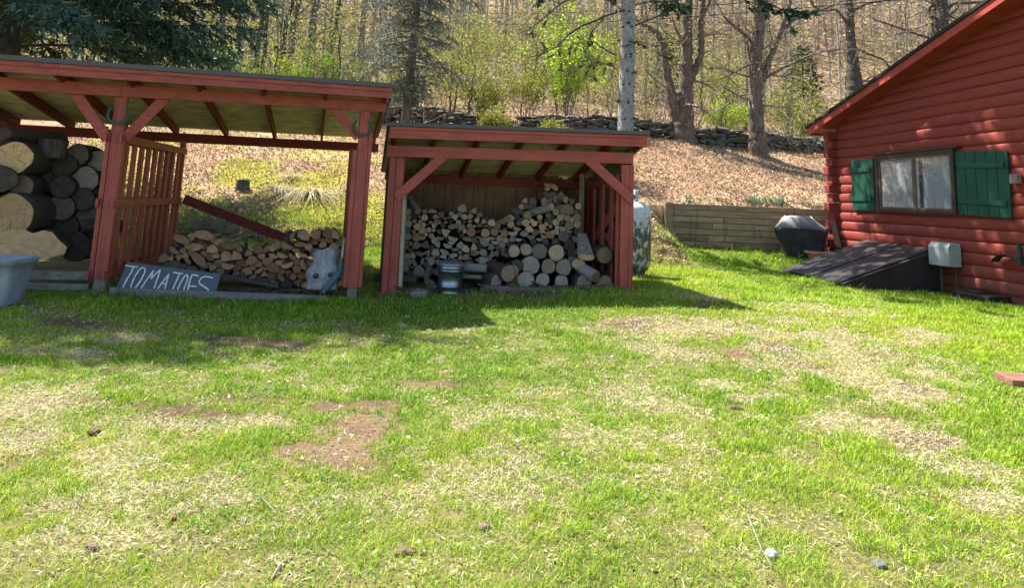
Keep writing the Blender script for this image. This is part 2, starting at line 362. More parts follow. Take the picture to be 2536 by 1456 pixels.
def slab(mb, z0, z1, t0, t1, s0f, s0b, s1, m=0):
    c = []
    for dz in (z0, z1):
        for s, t in ((s1, t0), (s0f, t0), (s0b, t1), (s1, t1)): c.append(LS(s, t, rz(t)+.142+dz+tf*s))
    mb.hexa(c, m)
part(lambda b: slab(b, .002, .016, .031, TB, -.02, -.19, SE), 'roof_sheathing', PLY, bevel=0)
def f(b):
    slab(b, .018, .034, -.035, TB+.03, -.055, -.225, SE+.03); c = []
    lbox(b, -.06, 3.55, -.045, -.028, 2.984, 3.04, tilt=tf); lbox(b, 3.556, SE+.03, -.045, -.028, 2.984, 3.04, tilt=tf)
part(f, 'roofing', ROOF, bevel=0)
mb = MB(); lbox(mb, -.0, 3.262, .33, .372, 2.70, 2.855, tilt=tb); lbox(mb, 3.264, SE, .33, .372, 2.70, 2.855, tilt=tb); mb.build('front_beam', RED, shed, bevel=.004)
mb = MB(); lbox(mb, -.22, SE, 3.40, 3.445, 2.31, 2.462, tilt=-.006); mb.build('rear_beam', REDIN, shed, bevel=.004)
for k in range(9):
    s = .02 + .775*k; s2 = -.165 if k == 0 else s-.06
    c = []
    for dz in (0.0, .138):
        for ss, t in ((s+.042, .034), (s, .034), (s2, TB-.02), (s2+.042, TB-.02)): c.append(LS(ss, t, rz(t)+dz+tf*ss))
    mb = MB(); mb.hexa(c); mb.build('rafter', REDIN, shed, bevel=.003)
def post(name, parts):
    m = MB()
    for a in parts: lbox(m, *a)
    return m.build(name, [REDV, GREY], shed, bevel=.005)
g1 = gz(*LS(3.25, .4, 0)[:2]); g2 = gz(*LS(.3, .4, 0)[:2])
post('post', [(3.19, 3.33, .373, .46, 2.17, 2.76), (3.165, 3.305, .33, .47, g1+.17, 2.205), (3.172, 3.30, .34, .46, g1-.3, g1+.168, 1), (3.318, 3.372, .36, .45, g1+.17, 2.19)])
post('post', [(.205, .335, .373, .47, g2+.14, 2.76), (.21, .33, .38, .46, g2-.3, g2+.138, 1), (.338, .392, .38, .46, g2+.15, 2.16), (.15, .202, .385, .45, g2+.15, 2.42)])
post('post', [(6.30, 6.44, .373, .47, .1, 2.70)])
post('post', [(2.90, 2.98, 3.30, 3.398, .3, 2.32)])
post('post', [(.16, .28, 3.31, 3.398, .25, 2.34)])
for a, b_ in (((3.36, .405, 2.12), (3.83, .405, 2.73)), ((3.17, .405, 2.14), (2.72, .405, 2.745)), ((.33, .41, 2.33), (.72, .41, 2.745))):
    mb = MB(); mb.bar(LS(*a), LS(*b_), .045, .125, up=SNB if False else (0, 0, 1)); mb.build('brace', RED, shed, bevel=.004)
p0, p1 = LP(455, 492, 3.38), LP(712, 592, 3.38)
mb = MB(); mb.bar(p0, p1, .04, .15); mb.build('diagonal_board', REDIN, shed, bevel=.004)
# slatted side wall
def WS(k, o, z):                       # k 0..1 from front post to rear post, o sideways
    a = LS(3.24, .47, 0); b = LS(2.96, 3.30, 0); d = b-a; nrm = V3((d[1], -d[0], 0))/np.hypot(d[0], d[1])
    return a + d*k + nrm*o + V3((0, 0, z))
mb = MB()
for i in range(9):
    k = .07 + i*.108; w = .056/2.85
    for o in (.03, -.07):
        zb = g1 + .12 + .06*k; c = []
        for z in (zb, 2.14+.0*k):
            c += [WS(k-w, o-.018, z), WS(k+w, o-.018, z), WS(k+w, o+.018, z), WS(k-w, o+.018, z)]
        mb.hexa(c)
mb.build('slat_panel', REDV, shed, bevel=.003)
for z in (g1+.16, 1.30, 2.09):
    for o in (.07, -.105):
        mb = MB(); c = []
        for zz in (z, z+.10): c += [WS(-.07, o-.016, zz), WS(1.02, o-.016, zz), WS(1.02, o+.016, zz), WS(-.07, o+.016, zz)]
        mb.hexa(c); mb.build('rail', RED, shed, bevel=.003)
# horseshoes
def horseshoe(c, label, w=.115, h=.15):
    c = V3(c); pts = []
    for k in range(25):
        a = math.pi*(1.0 + k/24.) ; pts.append((w*math.cos(a)*(1.0), h*.62*math.sin(a)))
    pts = [(-w*.72, h*.72), (-w*.93, h*.4)] + pts + [(w*.93, h*.4), (w*.72, h*.72)]
    mb = MB(); n = len(pts); inn = []; out = []
    for i, (a, b) in enumerate(pts):
        t = Vector(pts[min(i+1, n-1)])-Vector(pts[max(i-1, 0)]); t.normalize(); nn = Vector((-t.y, t.x)); hw = .0165
        inn.append((a+nn.x*hw, b+nn.y*hw)); out.append((a-nn.x*hw, b-nn.y*hw))
    vs = []
    for q in (inn, out):
        for d in (0, -.016): vs += [c + SUD*a + V3((0, 0, b)) + SNB*d for a, b in q]
    fs = []
    for i in range(n-1):
        A, B, Cc, D = (lambda j: (i+j*n, i+1+j*n))(0), (lambda j: (i+j*n, i+1+j*n))(1), (lambda j: (i+j*n, i+1+j*n))(2), (lambda j: (i+j*n, i+1+j*n))(3)
        fs += [(A[0], A[1], B[1], B[0]), (B[0], B[1], D[1], D[0]), (D[0], D[1], Cc[1], Cc[0]), (Cc[0], Cc[1], A[1], A[0])]
    fs += [(0, n, 3*n, 2*n), (n-1, 3*n-1, 4*n-1, 2*n-1)]
    mb.add(vs, fs)
    o = mb.build('horseshoe', GREENP, org=c, bevel=.003); tag(o, label, 'horseshoe', 'green painted horseshoes on the shed posts')
horseshoe(LP(293, 286, .318), 'green horseshoe on the post beside the slatted wall, between two knee braces')
horseshoe(LP(897, 318, .36), 'green horseshoe on the slim right end post of the long shed, beside one brace')
p = LP(262, 328, .42); mb = MB(); mb.tube([LP(266, 312, .43), LP(262, 326, .43), LP(257, 346, .44)], [.016, .02, .014], 7); mb.tube([LP(262, 318, .42), LP(255, 316, .40), LP(250, 311, .39)], .006, 5)
tag(mb.build('hook', GREENP, org=p), 'small green metal hook hanging on the left side of the slatted wall post', 'hook')

# ------------------------------------------------------------------ the small shed on the right
sh2 = empty('woodshed', (0, 10.3, gz(0, 10.3)), 'small red woodshed with a low roof packed with stacked round and split firewood', 'shed', 'open red wood sheds')
def bx(name, mats, *bs, bevel=.004, parent=sh2):
    mb = MB()
    for b in bs: mb.box(*b)
    return mb.build(name, mats, parent, bevel=bevel)
RB = 11.95
def r2(y): return 2.535 - .30*(y-10.0)            # underside of the sheathing
XL, XR = -1.66, 1.895; XLB, XRB = -2.05, 1.45
def slab2(mb, z0, z1, y0, y1, pad=0, m=0):
    c = []
    for dz in (z0, z1):
        for xx, yy in ((XL-pad, y0), (XR+pad, y0), (XRB+pad, y1), (XLB-pad, y1)): c.append((xx, yy, r2(yy)+dz+.006*xx))
    mb.hexa(c, m)
def tl(mb, x0, x1, y0, y1, z0, z1, k=.007):
    q = [(x0, y0), (x1, y0), (x1, y1), (x0, y1)]
    mb.hexa([(a, b, z0+k*a) for a, b in q] + [(a, b, z1+k*a) for a, b in q])
part(lambda b: tl(b, XL, XR, 10.0, 10.035, 2.372, 2.528), 'fascia', RED, sh2)
part(lambda b: tl(b, XL+.01, XR, 9.978, 9.998, 2.485, 2.53), 'trim_strip', RED, sh2)
part(lambda b: slab2(b, 0, .014, 10.036, RB), 'roof_sheathing', PLY, sh2, 0)
def f(b): slab2(b, .016, .032, 9.965, RB+.03, .03); tl(b, XL-.03, .85, 9.957, 9.972, 2.536, 2.585); tl(b, .853, XR+.03, 9.957, 9.972, 2.536, 2.585)
part(f, 'roofing', ROOF, sh2, 0)
part(lambda b: tl(b, -1.70, 1.745, 10.2, 10.24, 2.135, 2.292, .012), 'front_beam', RED, sh2)
for i, xx in enumerate((-1.60, -1.03, -.41, .20, .82, 1.43, 1.84)):
    mb = MB(); c = []
    x2 = xx - .40 - (xx+1.66)*.012
    for dz in (-.125, -.004):
        for a, yy in ((xx, 10.04), (xx+.042, 10.04), (x2+.042, RB-.02), (x2, RB-.02)): c.append((a, yy, r2(yy)+dz+.006*a))
    mb.hexa(c); mb.build('rafter', REDIN, sh2, bevel=.003)
def tri(mb, u0, v0, u1, v1, Y, wpx):   # upright board from two sight lines
    pass
gl, gr = gz(-1.55, 10.28), gz(1.68, 10.28)
bx('post', [REDV, GREY], (-1.665, -1.575, 10.243, 10.34, gl-.3, 2.13), (-1.572, -1.46, 10.26, 10.35, gl-.3, 2.12))
bx('post', [REDV], (1.535, 1.58, 10.34, 10.40, gr, 2.0))
bx('post', [REDV, GREY], (1.585, 1.70, 10.243, 10.34, gr-.3, 2.14), (1.703, 1.765, 10.25, 10.35, gr-.3, 2.14))
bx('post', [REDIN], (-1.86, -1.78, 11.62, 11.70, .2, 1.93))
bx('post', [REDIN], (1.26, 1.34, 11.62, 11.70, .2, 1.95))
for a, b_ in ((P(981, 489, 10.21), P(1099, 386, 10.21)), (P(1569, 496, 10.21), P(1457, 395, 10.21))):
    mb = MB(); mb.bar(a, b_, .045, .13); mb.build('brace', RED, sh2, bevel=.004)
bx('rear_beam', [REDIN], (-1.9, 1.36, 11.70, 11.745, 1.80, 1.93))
# weathered board walls
mb = MB(); xx = -1.95; r = random.Random(4)
while xx < 1.28:
    w = r.uniform(.13, .19)
    if not (.66 < xx < .98): mb.box(xx, xx+w-.006, 11.75+r.uniform(0, .012), 11.775, .25, 2.0 if xx > -10 else 1.9)
    else: mb.box(xx, xx+.05, 11.75, 11.77, .25, 1.98)
    xx += w if not (.66 < xx < .98) else .13
mb.box(-1.95, 1.34, 11.79, 11.81, .25, 1.95)
mb.build('back_wall', BROWNZ, sh2, bevel=.002)
def side(name, x0, x1, mat_, seed):
    r = random.Random(seed); mb = MB(); yy = 10.36
    while yy < 11.72:
        w = min(r.uniform(.13, .18), 11.74-yy); k = (yy-10.36)/1.4; k2 = (yy+w-10.36)/1.4; th = .02+r.uniform(0, .004)
        a = x0+(x1-x0)*k; b = x0+(x1-x0)*k2; c = []
        for z in (.2, None):
            c += [(a, yy, z or r2(yy)-.005), (b, yy+w-.006, z or r2(yy+w)-.005), (b+th, yy+w-.006, z or r2(yy+w)-.005), (a+th, yy, z or r2(yy)-.005)]
        mb.hexa(c); yy += w
    return mb.build(name, mat_, sh2, bevel=.002)
side('side_wall', -1.70, -1.925, woodmat('dark_red_boards', (.10, .028, .02), (.17, .05, .035), gs=(26, 26, 2)), 2)
side('side_wall', 1.74, 1.345, GREYZ, 3)
mb = MB()
for yy in (10.42, 10.72, 11.02, 11.34):
    xa = 1.665-.30*(yy-10.36); mb.hexa([(xa-.035+dx-.30*dy, yy+dy, z) for z in (.45, 2.0-.2*(yy-10.4)) for dx, dy in ((0, 0), (.035, 0), (.035, .075), (0, .075))])
mb.build('slat_panel', REDV, sh2, bevel=.003)
for z in (.50, 1.05, 1.82):
    mb = MB(); mb.hexa([(xa, yy, zz) for zz in (z, z+.11) for xa, yy in ((1.69, 10.36), (1.73, 10.36), (1.345, 11.6), (1.305, 11.6))]); mb.build('rail', RED, sh2, bevel=.003)
mb = MB(); mb.bar((1.318, 11.58, .98), (1.66, 10.45, 1.66), .03, .15); mb.build('brace', RED, sh2, bevel=.003)
mb = MB(); a = P(1441, 446, 11.1); mb.box(a[0]-.035, a[0]+.035, 11.08, 11.13, .42, 2.02); mb.build('upright', GREYZ, sh2, bevel=.003)
o = None
mb = MB(); a = P(1003, 470, 10.42); b = P(991, 722, 10.42); mb.bar(b, a, .045, .16, up=(0, 1, 0)); o = mb.build('plank', woodmat('pale_plank', (.34, .30, .23), (.5, .46, .36), gs=(20, 20, 2)), org=b, bevel=.003)
tag(o, 'pale plank standing on end just inside the left post of the small woodshed', 'plank')

# ------------------------------------------------------------------ the log cabin
HC = V3((7.307, 16.2, 0)); HD = V3((-.115, .993, 0)); HD /= np.linalg.norm(HD); HN = V3((-HD[1], HD[0], 0))
def HS(s, o, z): return HC - HD*s + HN*o + V3((0, 0, z))
def hbox(mb, s0, s1, o0, o1, z0, z1, m=0):
    q = [(s0, o1), (s0, o0), (s1, o0), (s1, o1)]
    mb.hexa([HS(s, o, z0) for s, o in q][::-1] + [HS(s, o, z1) for s, o in q][::-1], m)
cab = empty('log_cabin', HS(3, -2, gz(*HS(3, 0, 0)[:2])), 'red log cabin with green shutters, a sliding window and a shingled gable roof', 'cabin')
def logred():
    m, n, b = M('log_red', .62)
    v = coord(n); g = noise(n, 1, 6, coord(n, (18, 3, 34)), .7, .4); f = noise(n, 1.3, 4, v)
    k = ramp(n, g, [(.25, (.185, .030, .021)), (.75, (.275, .050, .035))])
    k = mix(n, mth(n, 'MULTIPLY', f, .5), k, (.17, .026, .02))
    cr = ramp(n, noise(n, 1, 3, coord(n, (26, .7, 46)), .5), [(.30, (1, 1, 1)), (.335, (0, 0, 0))]); k = mix(n, mth(n, 'MULTIPLY', cr, .6), k, (.05, .012, .01))
    kn = ramp(n, noise(n, 1, 2, coord(n, (2.2, 2.6, 9)), .5), [(.72, (0, 0, 0)), (.76, (1, 1, 1))]); k = mix(n, mth(n, 'MULTIPLY', kn, .55), k, (.07, .014, .012))
    so_ = N(n, 'ShaderNodeSeparateXYZ'); n.links.new(v, so_.inputs[0]); mud = N(n, 'ShaderNodeMapRange'); n.links.new(mth(n, 'ADD', so_.outputs[2], mth(n, 'MULTIPLY', g, .35)), mud.inputs[0]); mud.inputs[1].default_value = .75; mud.inputs[2].default_value = .2; mud.inputs[3].default_value = 0; mud.inputs[4].default_value = .55; k = mix(n, mud.outputs[0], k, (.12, .075, .05))
    sc = ramp(n, noise(n, 3.1, 6, v, .75), [(.66, (0, 0, 0)), (.72, (1, 1, 1))]); k = mix(n, mth(n, 'MULTIPLY', sc, .35), k, (.40, .12, .09))
    n.links.new(k, b.inputs['Base Color']); bump(n, b, g, .35, .008); return m
LOGRED = logred()
LH = .1965; Z0 = .44; NL = 24
def rake(s): return 3.37 + .2715*(s+.45)          # underside height of the roof at s
prof = [(0, .0), (.006, .013), (.03, .026), (.075, .035), (.12, .036), (.165, .028), (.188, .014), (LH, .0)]
mb = MB()
for k in range(NL):
    zb = Z0 + k*LH; s0 = 0. if zb < 3.2 else max(0, (zb+.03-3.37)/.2715-.45)
    if s0 > 8.9: break
    ss = np.linspace(s0, 9.2, 24); vs = []
    for s in ss:
        for dz, o in prof: vs.append(HS(s, o + .004*math.sin(s*3+k*2), zb+dz+.004*math.sin(s*1.7+k)))
    npf = len(prof)
    fs = [(i*npf+j, (i+1)*npf+j, (i+1)*npf+j+1, i*npf+j+1) for i in range(len(ss)-1) for j in range(npf-1)]
    mb.add(vs, fs, 0, True)
hbox(mb, .1, 9.2, -.25, -.004, Z0-.2, 3.5)
mb.add([HS(.1, -.01, 3.4), HS(9.2, -.01, 3.4), HS(9.2, -.01, 5.95)], [(0, 1, 2)])
mb.build('log_wall', LOGRED, cab)
for k in range(15):                               # crossed log ends at the corner
    zb = Z0 + k*LH + .006; r = random.Random(k)
    mb = MB()
    if k % 2 == 0:                                # ends of the rear wall's logs, facing the yard
        hbox(mb, -.20, -.004, -.3, .22+r.uniform(-.015, .015), zb, zb+LH-.008)
    else:
        hbox(mb, -.23+r.uniform(-.015, .015), .02, -.17, .15, zb, zb+LH-.008)
    mb.build('log_end', LOGRED, cab, bevel=.022)
mb = MB(); hbox(mb, -.05, 9.2, -.25, -.03, -.3, Z0-.004); mb.build('foundation', woodmat('concrete', (.30, .30, .29), (.42, .42, .40), gs=(6, 6, 6)), cab)
# roof: two slopes that meet above and beyond the frame
RIDGE = 6.6; EAVE = -.45; OV = .42
def rp(s, o, dz): return HS(s, o, (rake(s) if s <= RIDGE else rake(2*RIDGE-s)) + dz)
def roofslab(name, mat_, s0, s1, o0, o1, z0, z1, bevel=0):
    mb = MB(); c = []
    for dz in (z0, z1): c += [rp(s0, o0, dz), rp(s1, o0, dz), rp(s1, o1, dz), rp(s0, o1, dz)]
    mb.hexa(c); return mb.build(name, mat_, cab, bevel=bevel)
SOFF = paint('soffit_red', (.30, .055, .04), .6)
SHING, n, b = M('dark_shingles', .95, .2); n.links.new(ramp(n, noise(n, 140, 3), [(.3, (.016, .015, .015)), (.75, (.05, .047, .045))]), b.inputs['Base Color'])
for a, b_ in ((EAVE, RIDGE), (2*RIDGE-EAVE, RIDGE)):
    roofslab('soffit', SOFF, a, b_, -8, OV-.002, 0, .018)
    roofslab('rake_board', paint('rake_red', (.36, .062, .045), .55), a, b_, OV, OV+.028, -.05, .105, .004)
    roofslab('roof', SHING, a-.04 if a < 0 else a+.04, b_, -8.0, OV+.06, .108, .165)
mb = MB()
for s in np.arange(EAVE+.1, RIDGE, .14):
    c = []
    for dz in (-.006, -.001): c += [rp(s, .06, dz), rp(s+.128, .06, dz), rp(s+.128, OV-.004, dz), rp(s, OV-.004, dz)]
    mb.hexa(c)
mb.build('soffit_boards', SOFF, cab)
roofslab('eave_fascia', SOFF, EAVE-.025, EAVE-.003, -8, OV, -.04, .10)
# window
WB = paint('window_brown', (.055, .036, .032), .45)
def glassmat():
    m, n, b = M('window_glass', .03, .5)
    g = N(n, 'ShaderNodeBsdfGlass'); g.inputs['Roughness'].default_value = 0.01; g.inputs['IOR'].default_value = 1.45
    t = N(n, 'ShaderNodeBsdfTransparent'); gl = N(n, 'ShaderNodeBsdfGlossy'); gl.inputs['Roughness'].default_value = .02
    fr = N(n, 'ShaderNodeLayerWeight'); fr.inputs[0].default_value = .35
    x = N(n, 'ShaderNodeMixShader'); n.links.new(mth(n, 'ADD', mth(n, 'MULTIPLY', fr.outputs[1], .25), .05), x.inputs[0])
    n.links.new(t.outputs[0], x.inputs[1]); n.links.new(gl.outputs[0], x.inputs[2]); n.links.new(x.outputs[0], n.nodes['Material Output'].inputs[0])
    return m
GLASS = glassmat()
mb = MB(); w0, w1, z0, z1 = 1.50, 3.72, 1.655, 2.775
hbox(mb, w0, w0+.11, .0, .115, z0, z1); hbox(mb, w1-.07, w1, .0, .115, z0, z1); hbox(mb, w0+.111, w1-.071, .0, .115, z1-.075, z1); hbox(mb, w0+.111, w1-.071, 0, .115, z0, z0+.055); hbox(mb, w0-.03, w1+.12, .0, .14, z1+.001, z1+.035)
win = mb.build('window', WB, cab, bevel=.004)
WF = paint('sash_brown', (.13, .085, .07), .45)
mb = MB(); ms = 2.64
for a, b_ in ((w0+.112, ms+.02), (ms+.021, w1-.072)):
    hbox(mb, a, a+.04, .065, .10, z0+.056, z1-.076); hbox(mb, b_-.04, b_, .065, .10, z0+.056, z1-.076); hbox(mb, a+.041, b_-.041, .065, .10, z0+.056, z0+.096); hbox(mb, a+.041, b_-.041, .065, .10, z1-.116, z1-.076)
mb.build('sash', WF, win, bevel=.003)
for a, b_ in ((w0+.15, ms-.02), (ms+.06, w1-.11)):
    mb = MB(); hbox(mb, a, b_, .082, .085, z0+.09, z1-.11); mb.build('pane', GLASS, win)
mb = MB(); vs = []; ss = np.linspace(w0+.13, w1-.09, 90)
for s in ss:
    o = .064 + .009*math.sin(s*26)+.004*math.sin(s*61+1)
    vs += [HS(s, o, z0+.06), HS(s, o, z1-.08)]
fs = [(2*i, 2*i+2, 2*i+3, 2*i+1) for i in range(len(ss)-1) if not (50 < i < 55)]
mb.add(vs, fs, 0, True); cm, n, b = M('curtain', .9); b.inputs['Base Color'].default_value = (.26, .31, .34, 1); mb.build('curtain', cm, win)
mb = MB(); hbox(mb, w0+.112, w1-.072, .046, .0505, z0+.056, z1-.076); cm2, n, b = M('dark_room', .9); b.inputs['Base Color'].default_value = (.03, .03, .035, 1); mb.build('window_recess', cm2, win)
# shutters: planks with two battens
def shutter(s0, s1, zt0, zt1, zb0, zb1, nb, bat, label):
    mb = MB(); r = random.Random(nb)
    for i in range(nb):
        a, b_ = i/nb, (i+1)/nb - .012; c = []; sa, sb = s0+(s1-s0)*a, s0+(s1-s0)*b_; j = r.uniform(-.008, .008)
        for zz in (lambda q: zb0+(zb1-zb0)*q, lambda q: zt0+(zt1-zt0)*q+j):
            for s, q, o in ((sa, a, .055), (sb, b_, .055), (sb, b_, .082), (sa, a, .082)): c.append(HS(s, o, zz(q)))
        mb.hexa(c)
    sh = mb.build('shutter', GREENP, cab, bevel=.003); sh['label'] = label
    for q in bat:
        za = zb0+(zt0-zb0)*q; zb = zb1+(zt1-zb1)*q; a, b_ = s0-(.03 if nb < 4 else -.05), s1-.07; c = []
        for dz in (-.045, .045):
            for s, zz, o in ((a, za, .083), (b_, zb, .083), (b_, zb, .108), (a, za, .108)): c.append(HS(s, o, zz+dz))
        mb = MB(); mb.hexa(c); mb.build('batten', GREENP, sh, bevel=.003)
shutter(.66, 1.42, 2.735, 2.71, 1.665, 1.675, 3, (.79, .22), 'narrow green plank shutter')
shutter(3.74, 4.88, 2.715, 2.665, 1.66, 1.62, 5, (.79, .22), 'wide green plank shutter')
mb = MB(); hbox(mb, 4.93, 5.08, .04, .13, 2.15, 2.30); mb.build('outlet_box', GREY, cab, bevel=.01)
IRON, n, b = M('dark_iron', .6, .4); b.inputs['Base Color'].default_value = (.02, .02, .02, 1)
for sh_, s_ in zip([c for c in cab.children if c.name.startswith('shutter')], (1.44, 3.715)):
    for z in (1.86, 2.52):
        mb = MB(); hbox(mb, s_-.03, s_+.03, .109, .117, z-.03, z+.03); mb.build('hinge', IRON, sh_)
mb = MB(); mb.tube([HS(.62, .07, 1.62), HS(.60, .1, 1.55), HS(.64, .1, 1.50), HS(.66, .08, 1.56)], .008, 6); mb.build('shutter_hook', IRON, cab)
mb = MB(); mb.bar(HS(6.1, .46, 4.86), HS(6.35, .46, 5.14), .05, .05); mb.tube([HS(6.25, .46, 4.93), HS(6.20, .62, 4.95)], .03, 8); tag(mb.build('wire_bracket', IRON, org=HS(6.2, .46, 4.9)), 'dark wire bracket fixed to the cabin rake at the top right', 'bracket')
# bulkhead doors
def bulk():
    m, n, b = M('dark_steel', .5, .4); n.links.new(ramp(n, noise(n, 5, 5), [(.3, (.022, .017, .017)), (.7, (.042, .035, .034))]), b.inputs['Base Color']); return m
BK = bulk()
A, B_ = HS(1.04, .06, 1.06), HS(3.19, .06, 1.03); Cc, D = V3(hit(1945, 672)), V3(hit(2106, 710))
Cc = HS(1.10, 1.86, .44); D = HS(3.16, 1.82, .41)
blk = empty('cellar_doors', HS(2.1, .9, .36), 'low dark brown steel cellar doors sloping out from the cabin wall onto the grass', 'cellar doors')
mb = MB(); dn = V3((0, 0, -.5))
E1 = HS(3.17, .06, .2); E0 = HS(1.06, .06, .2); fC = Cc*1; fC[2] = .2; fD = D*1; fD[2] = .2
mb.add([A+dn*.06, B_+dn*.06, D+dn*.06, Cc+dn*.06, E0, E1, fD, fC], [(1, 5, 6, 2), (2, 6, 7, 3), (3, 7, 4, 0), (0, 1, 2, 3)]); mb.build('side_panel', BK, blk)
def lerp4(u, v, lift=0.):          # u along the wall, v out from it
    p = (A*(1-u)+B_*u)*(1-v) + (Cc*(1-u)+D*u)*v; return p + V3((0, 0, lift))
for u0, u1 in ((-.01, .485), (.515, 1.015)):
    mb = MB(); mb.hexa([lerp4(u0, 1.02, -.028), lerp4(u1, 1.02, -.028), lerp4(u1, -.01, -.028), lerp4(u0, -.01, -.028), lerp4(u0, 1.02, .008), lerp4(u1, 1.02, .008), lerp4(u1, -.01, .008), lerp4(u0, -.01, .008)])
    dr = mb.build('door', BK, blk, bevel=.004)
mb = MB(); mb.bar(lerp4(.50, 1.02, .012), lerp4(.50, -.01, .012), .10, .03); mb.build('centre_strip', BK, blk, bevel=.008)
mb = MB(); mb.bar(lerp4(.965, 1.02, .026), lerp4(.965, -.01, .026), .07, .03); mb.build('edge_strip', BK, blk, bevel=.008)
mb = MB(); mb.tube([lerp4(.47, .84, .01), lerp4(.47, .84, .05), lerp4(.47, .76, .05), lerp4(.47, .76, .01)], .01, 6); mb.build('handle', BK, blk)
# utility box
UB = paint('grey_enamel', (.36, .40, .37), .55, wear=(.22, .2, .17))
ub = empty('utility_box', HS(3.5, .15, gz(*HS(3.5, .15, 0)[:2])), 'grey green metal utility box on thin legs against the red log wall', 'utility box')
mb = MB(); c = []
for z, d in ((.775, 0), (1.10, 0), (1.17, .05)):
    c += [HS(3.24+d*.3, .06, z), HS(3.74-d*.3, .06, z), HS(3.74-d*.3, .30-d, z), HS(3.24+d*.3, .30-d, z)]
mb.add(c, [(3, 2, 1, 0), (0, 1, 5, 4), (1, 2, 6, 5), (2, 3, 7, 6), (3, 0, 4, 7), (4, 5, 9, 8), (5, 6, 10, 9), (6, 7, 11, 10), (7, 4, 8, 11), (8, 9, 10, 11)]); mb.build('cabinet', UB, ub, bevel=.015)
for s, o in ((3.29, .12), (3.42, .2), (3.66, .12)):
    mb = MB(); mb.tube([HS(s, o, .2), HS(s, o, .78)], .014, 7); mb.build('leg', BARKD, ub)
# vent cover and hose hanger
VB, n, b = M('black_plastic', .4, .4); b.inputs['Base Color'].default_value = (.012, .012, .014, 1)
vc = empty('vent_cover', HS(4.25, .15, .3)); tag(vc, 'low black plastic cover on the ground against the cabin foundation', 'vent cover')
mb = MB(); hbox(mb, 3.92, 4.72, .02, .42, .24, .43); mb.build('lid', VB, vc, bevel=.03)
mb = MB()
for i in range(5): hbox(mb, 4.0, 4.40, .06+i*.06, .09+i*.06, .432, .442)
mb.build('ribs', VB, vc)
hh = empty('hose_hanger', HS(4.85, .1, 1.1), 'curved green metal hose hanger bracket on the cabin wall', 'hose hanger')
mb = MB(); q = [HS(4.83+.30*math.cos(a), .06, .90+.17*math.sin(a)) for a in np.linspace(2.9, .25, 12)]; vs = []
for p in q: vs += [p, p + HN*.14]
mb.add(vs, [(2*i, 2*i+1, 2*i+3, 2*i+2) for i in range(11)], 0, True); HG = paint('dull_green', (.008, .04, .03), .65); ho = mb.build('saddle', HG, hh); md = ho.modifiers.new('s', 'SOLIDIFY'); md.thickness = .008
mb = MB(); hbox(mb, 4.93, 4.99, .05, .075, .98, 1.26); mb.build('bracket', HG, hh, bevel=.004)
mb = MB(); mb.tube([HS(4.66, .1, 1.02), HS(4.64, .12, 1.12)], .008, 6); mb.build('prong', GREENP, hh)
# wires from the gable
WIRE, n, b = M('wire_sheath', .9, .1); b.inputs['Base Color'].default_value = (.02, .02, .02, 1)
for i, (va, zb) in enumerate(((32, 4.93), (4, 5.06))):
    a = P(900, va, 40); b_ = HS(6.25, .46, zb); mb = MB(); pts = []
    for k in range(30):
        q = k/29.; pts.append(a*(1-q)+b_*q-V3((0, 0, .6*4*q*(1-q))))
    mb.tube(pts, .007, 5); o = mb.build('utility_wire', WIRE, org=b_); tag(o, ['lower overhead wire crossing the woods to the cabin gable', 'upper overhead wire crossing the woods to the cabin gable'][i], 'wire', 'overhead wires')
# ------------------------------------------------------------------ firewood
def outline(kind, r, n=22):
    if kind == 'round':
        ph = r.uniform(0, 6); return [((1+.05*math.sin(3*a+ph)+.035*math.sin(5*a+ph*2)+r.uniform(-.02, .02))*math.cos(a), (1+.05*math.sin(2*a+ph)+.03*math.sin(5*a))*math.sin(a), 1) for a in np.linspace(0, 2*math.pi, n, False)]
    if kind == 'half':               # flat side up
        e = r.uniform(.1, .35); p = [(math.cos(a)*(1+r.uniform(-.04, .04)), math.sin(a)*.85+e, 1) for a in np.linspace(math.pi, 2*math.pi, 12)]
        return p + [(.5+r.uniform(-.1, .1), e+r.uniform(-.05, .12), 0), (-.3, e+r.uniform(-.04, .14), 0)]
    if kind == 'wedge':
        a0 = r.uniform(.9, 1.3); p = [(math.sin(a)*1.05, -.9+.25*math.cos(a*1.3), 1) for a in np.linspace(-a0, a0, 7)]
        p = [(q[0], -q[1]*0-.55-.35*math.cos(q[0]*1.4), 1) for q in p]
        return p + [(r.uniform(.6, .95), r.uniform(-.1, .3), 0), (r.uniform(-.2, .5), r.uniform(.55, .9), 0), (r.uniform(-.75, -.3), r.uniform(.3, .7), 0), (-.9, r.uniform(-.2, .2), 0)]
    if kind == 'quarter':
        p = [(1.5*math.cos(a)-.6, 1.5*math.sin(a)-.6, 1) for a in np.linspace(.1, 1.47, 7)]
        return p + [(-.55+r.uniform(-.1, .1), .1, 0), (-.65, -.65, 0), (.1, -.6+r.uniform(-.1, .1), 0)]
    if kind == 'slab':
        return [(-1, -.35, 0), (-.3, -.45+r.uniform(-.1, .1), 0), (.6, -.4, 0), (1, -.15, 0), (.85, .3, 1), (.3, .5, 1), (-.4, .45, 1), (-.95, .2, 1)]
    if kind == 'chunk':
        k = r.randint(5, 7); return [((r.uniform(.7, 1.1))*math.cos(a), r.uniform(.65, 1.05)*math.sin(a), i % 3 == 0) for i, a in enumerate(np.linspace(0, 2*math.pi, k, False))]
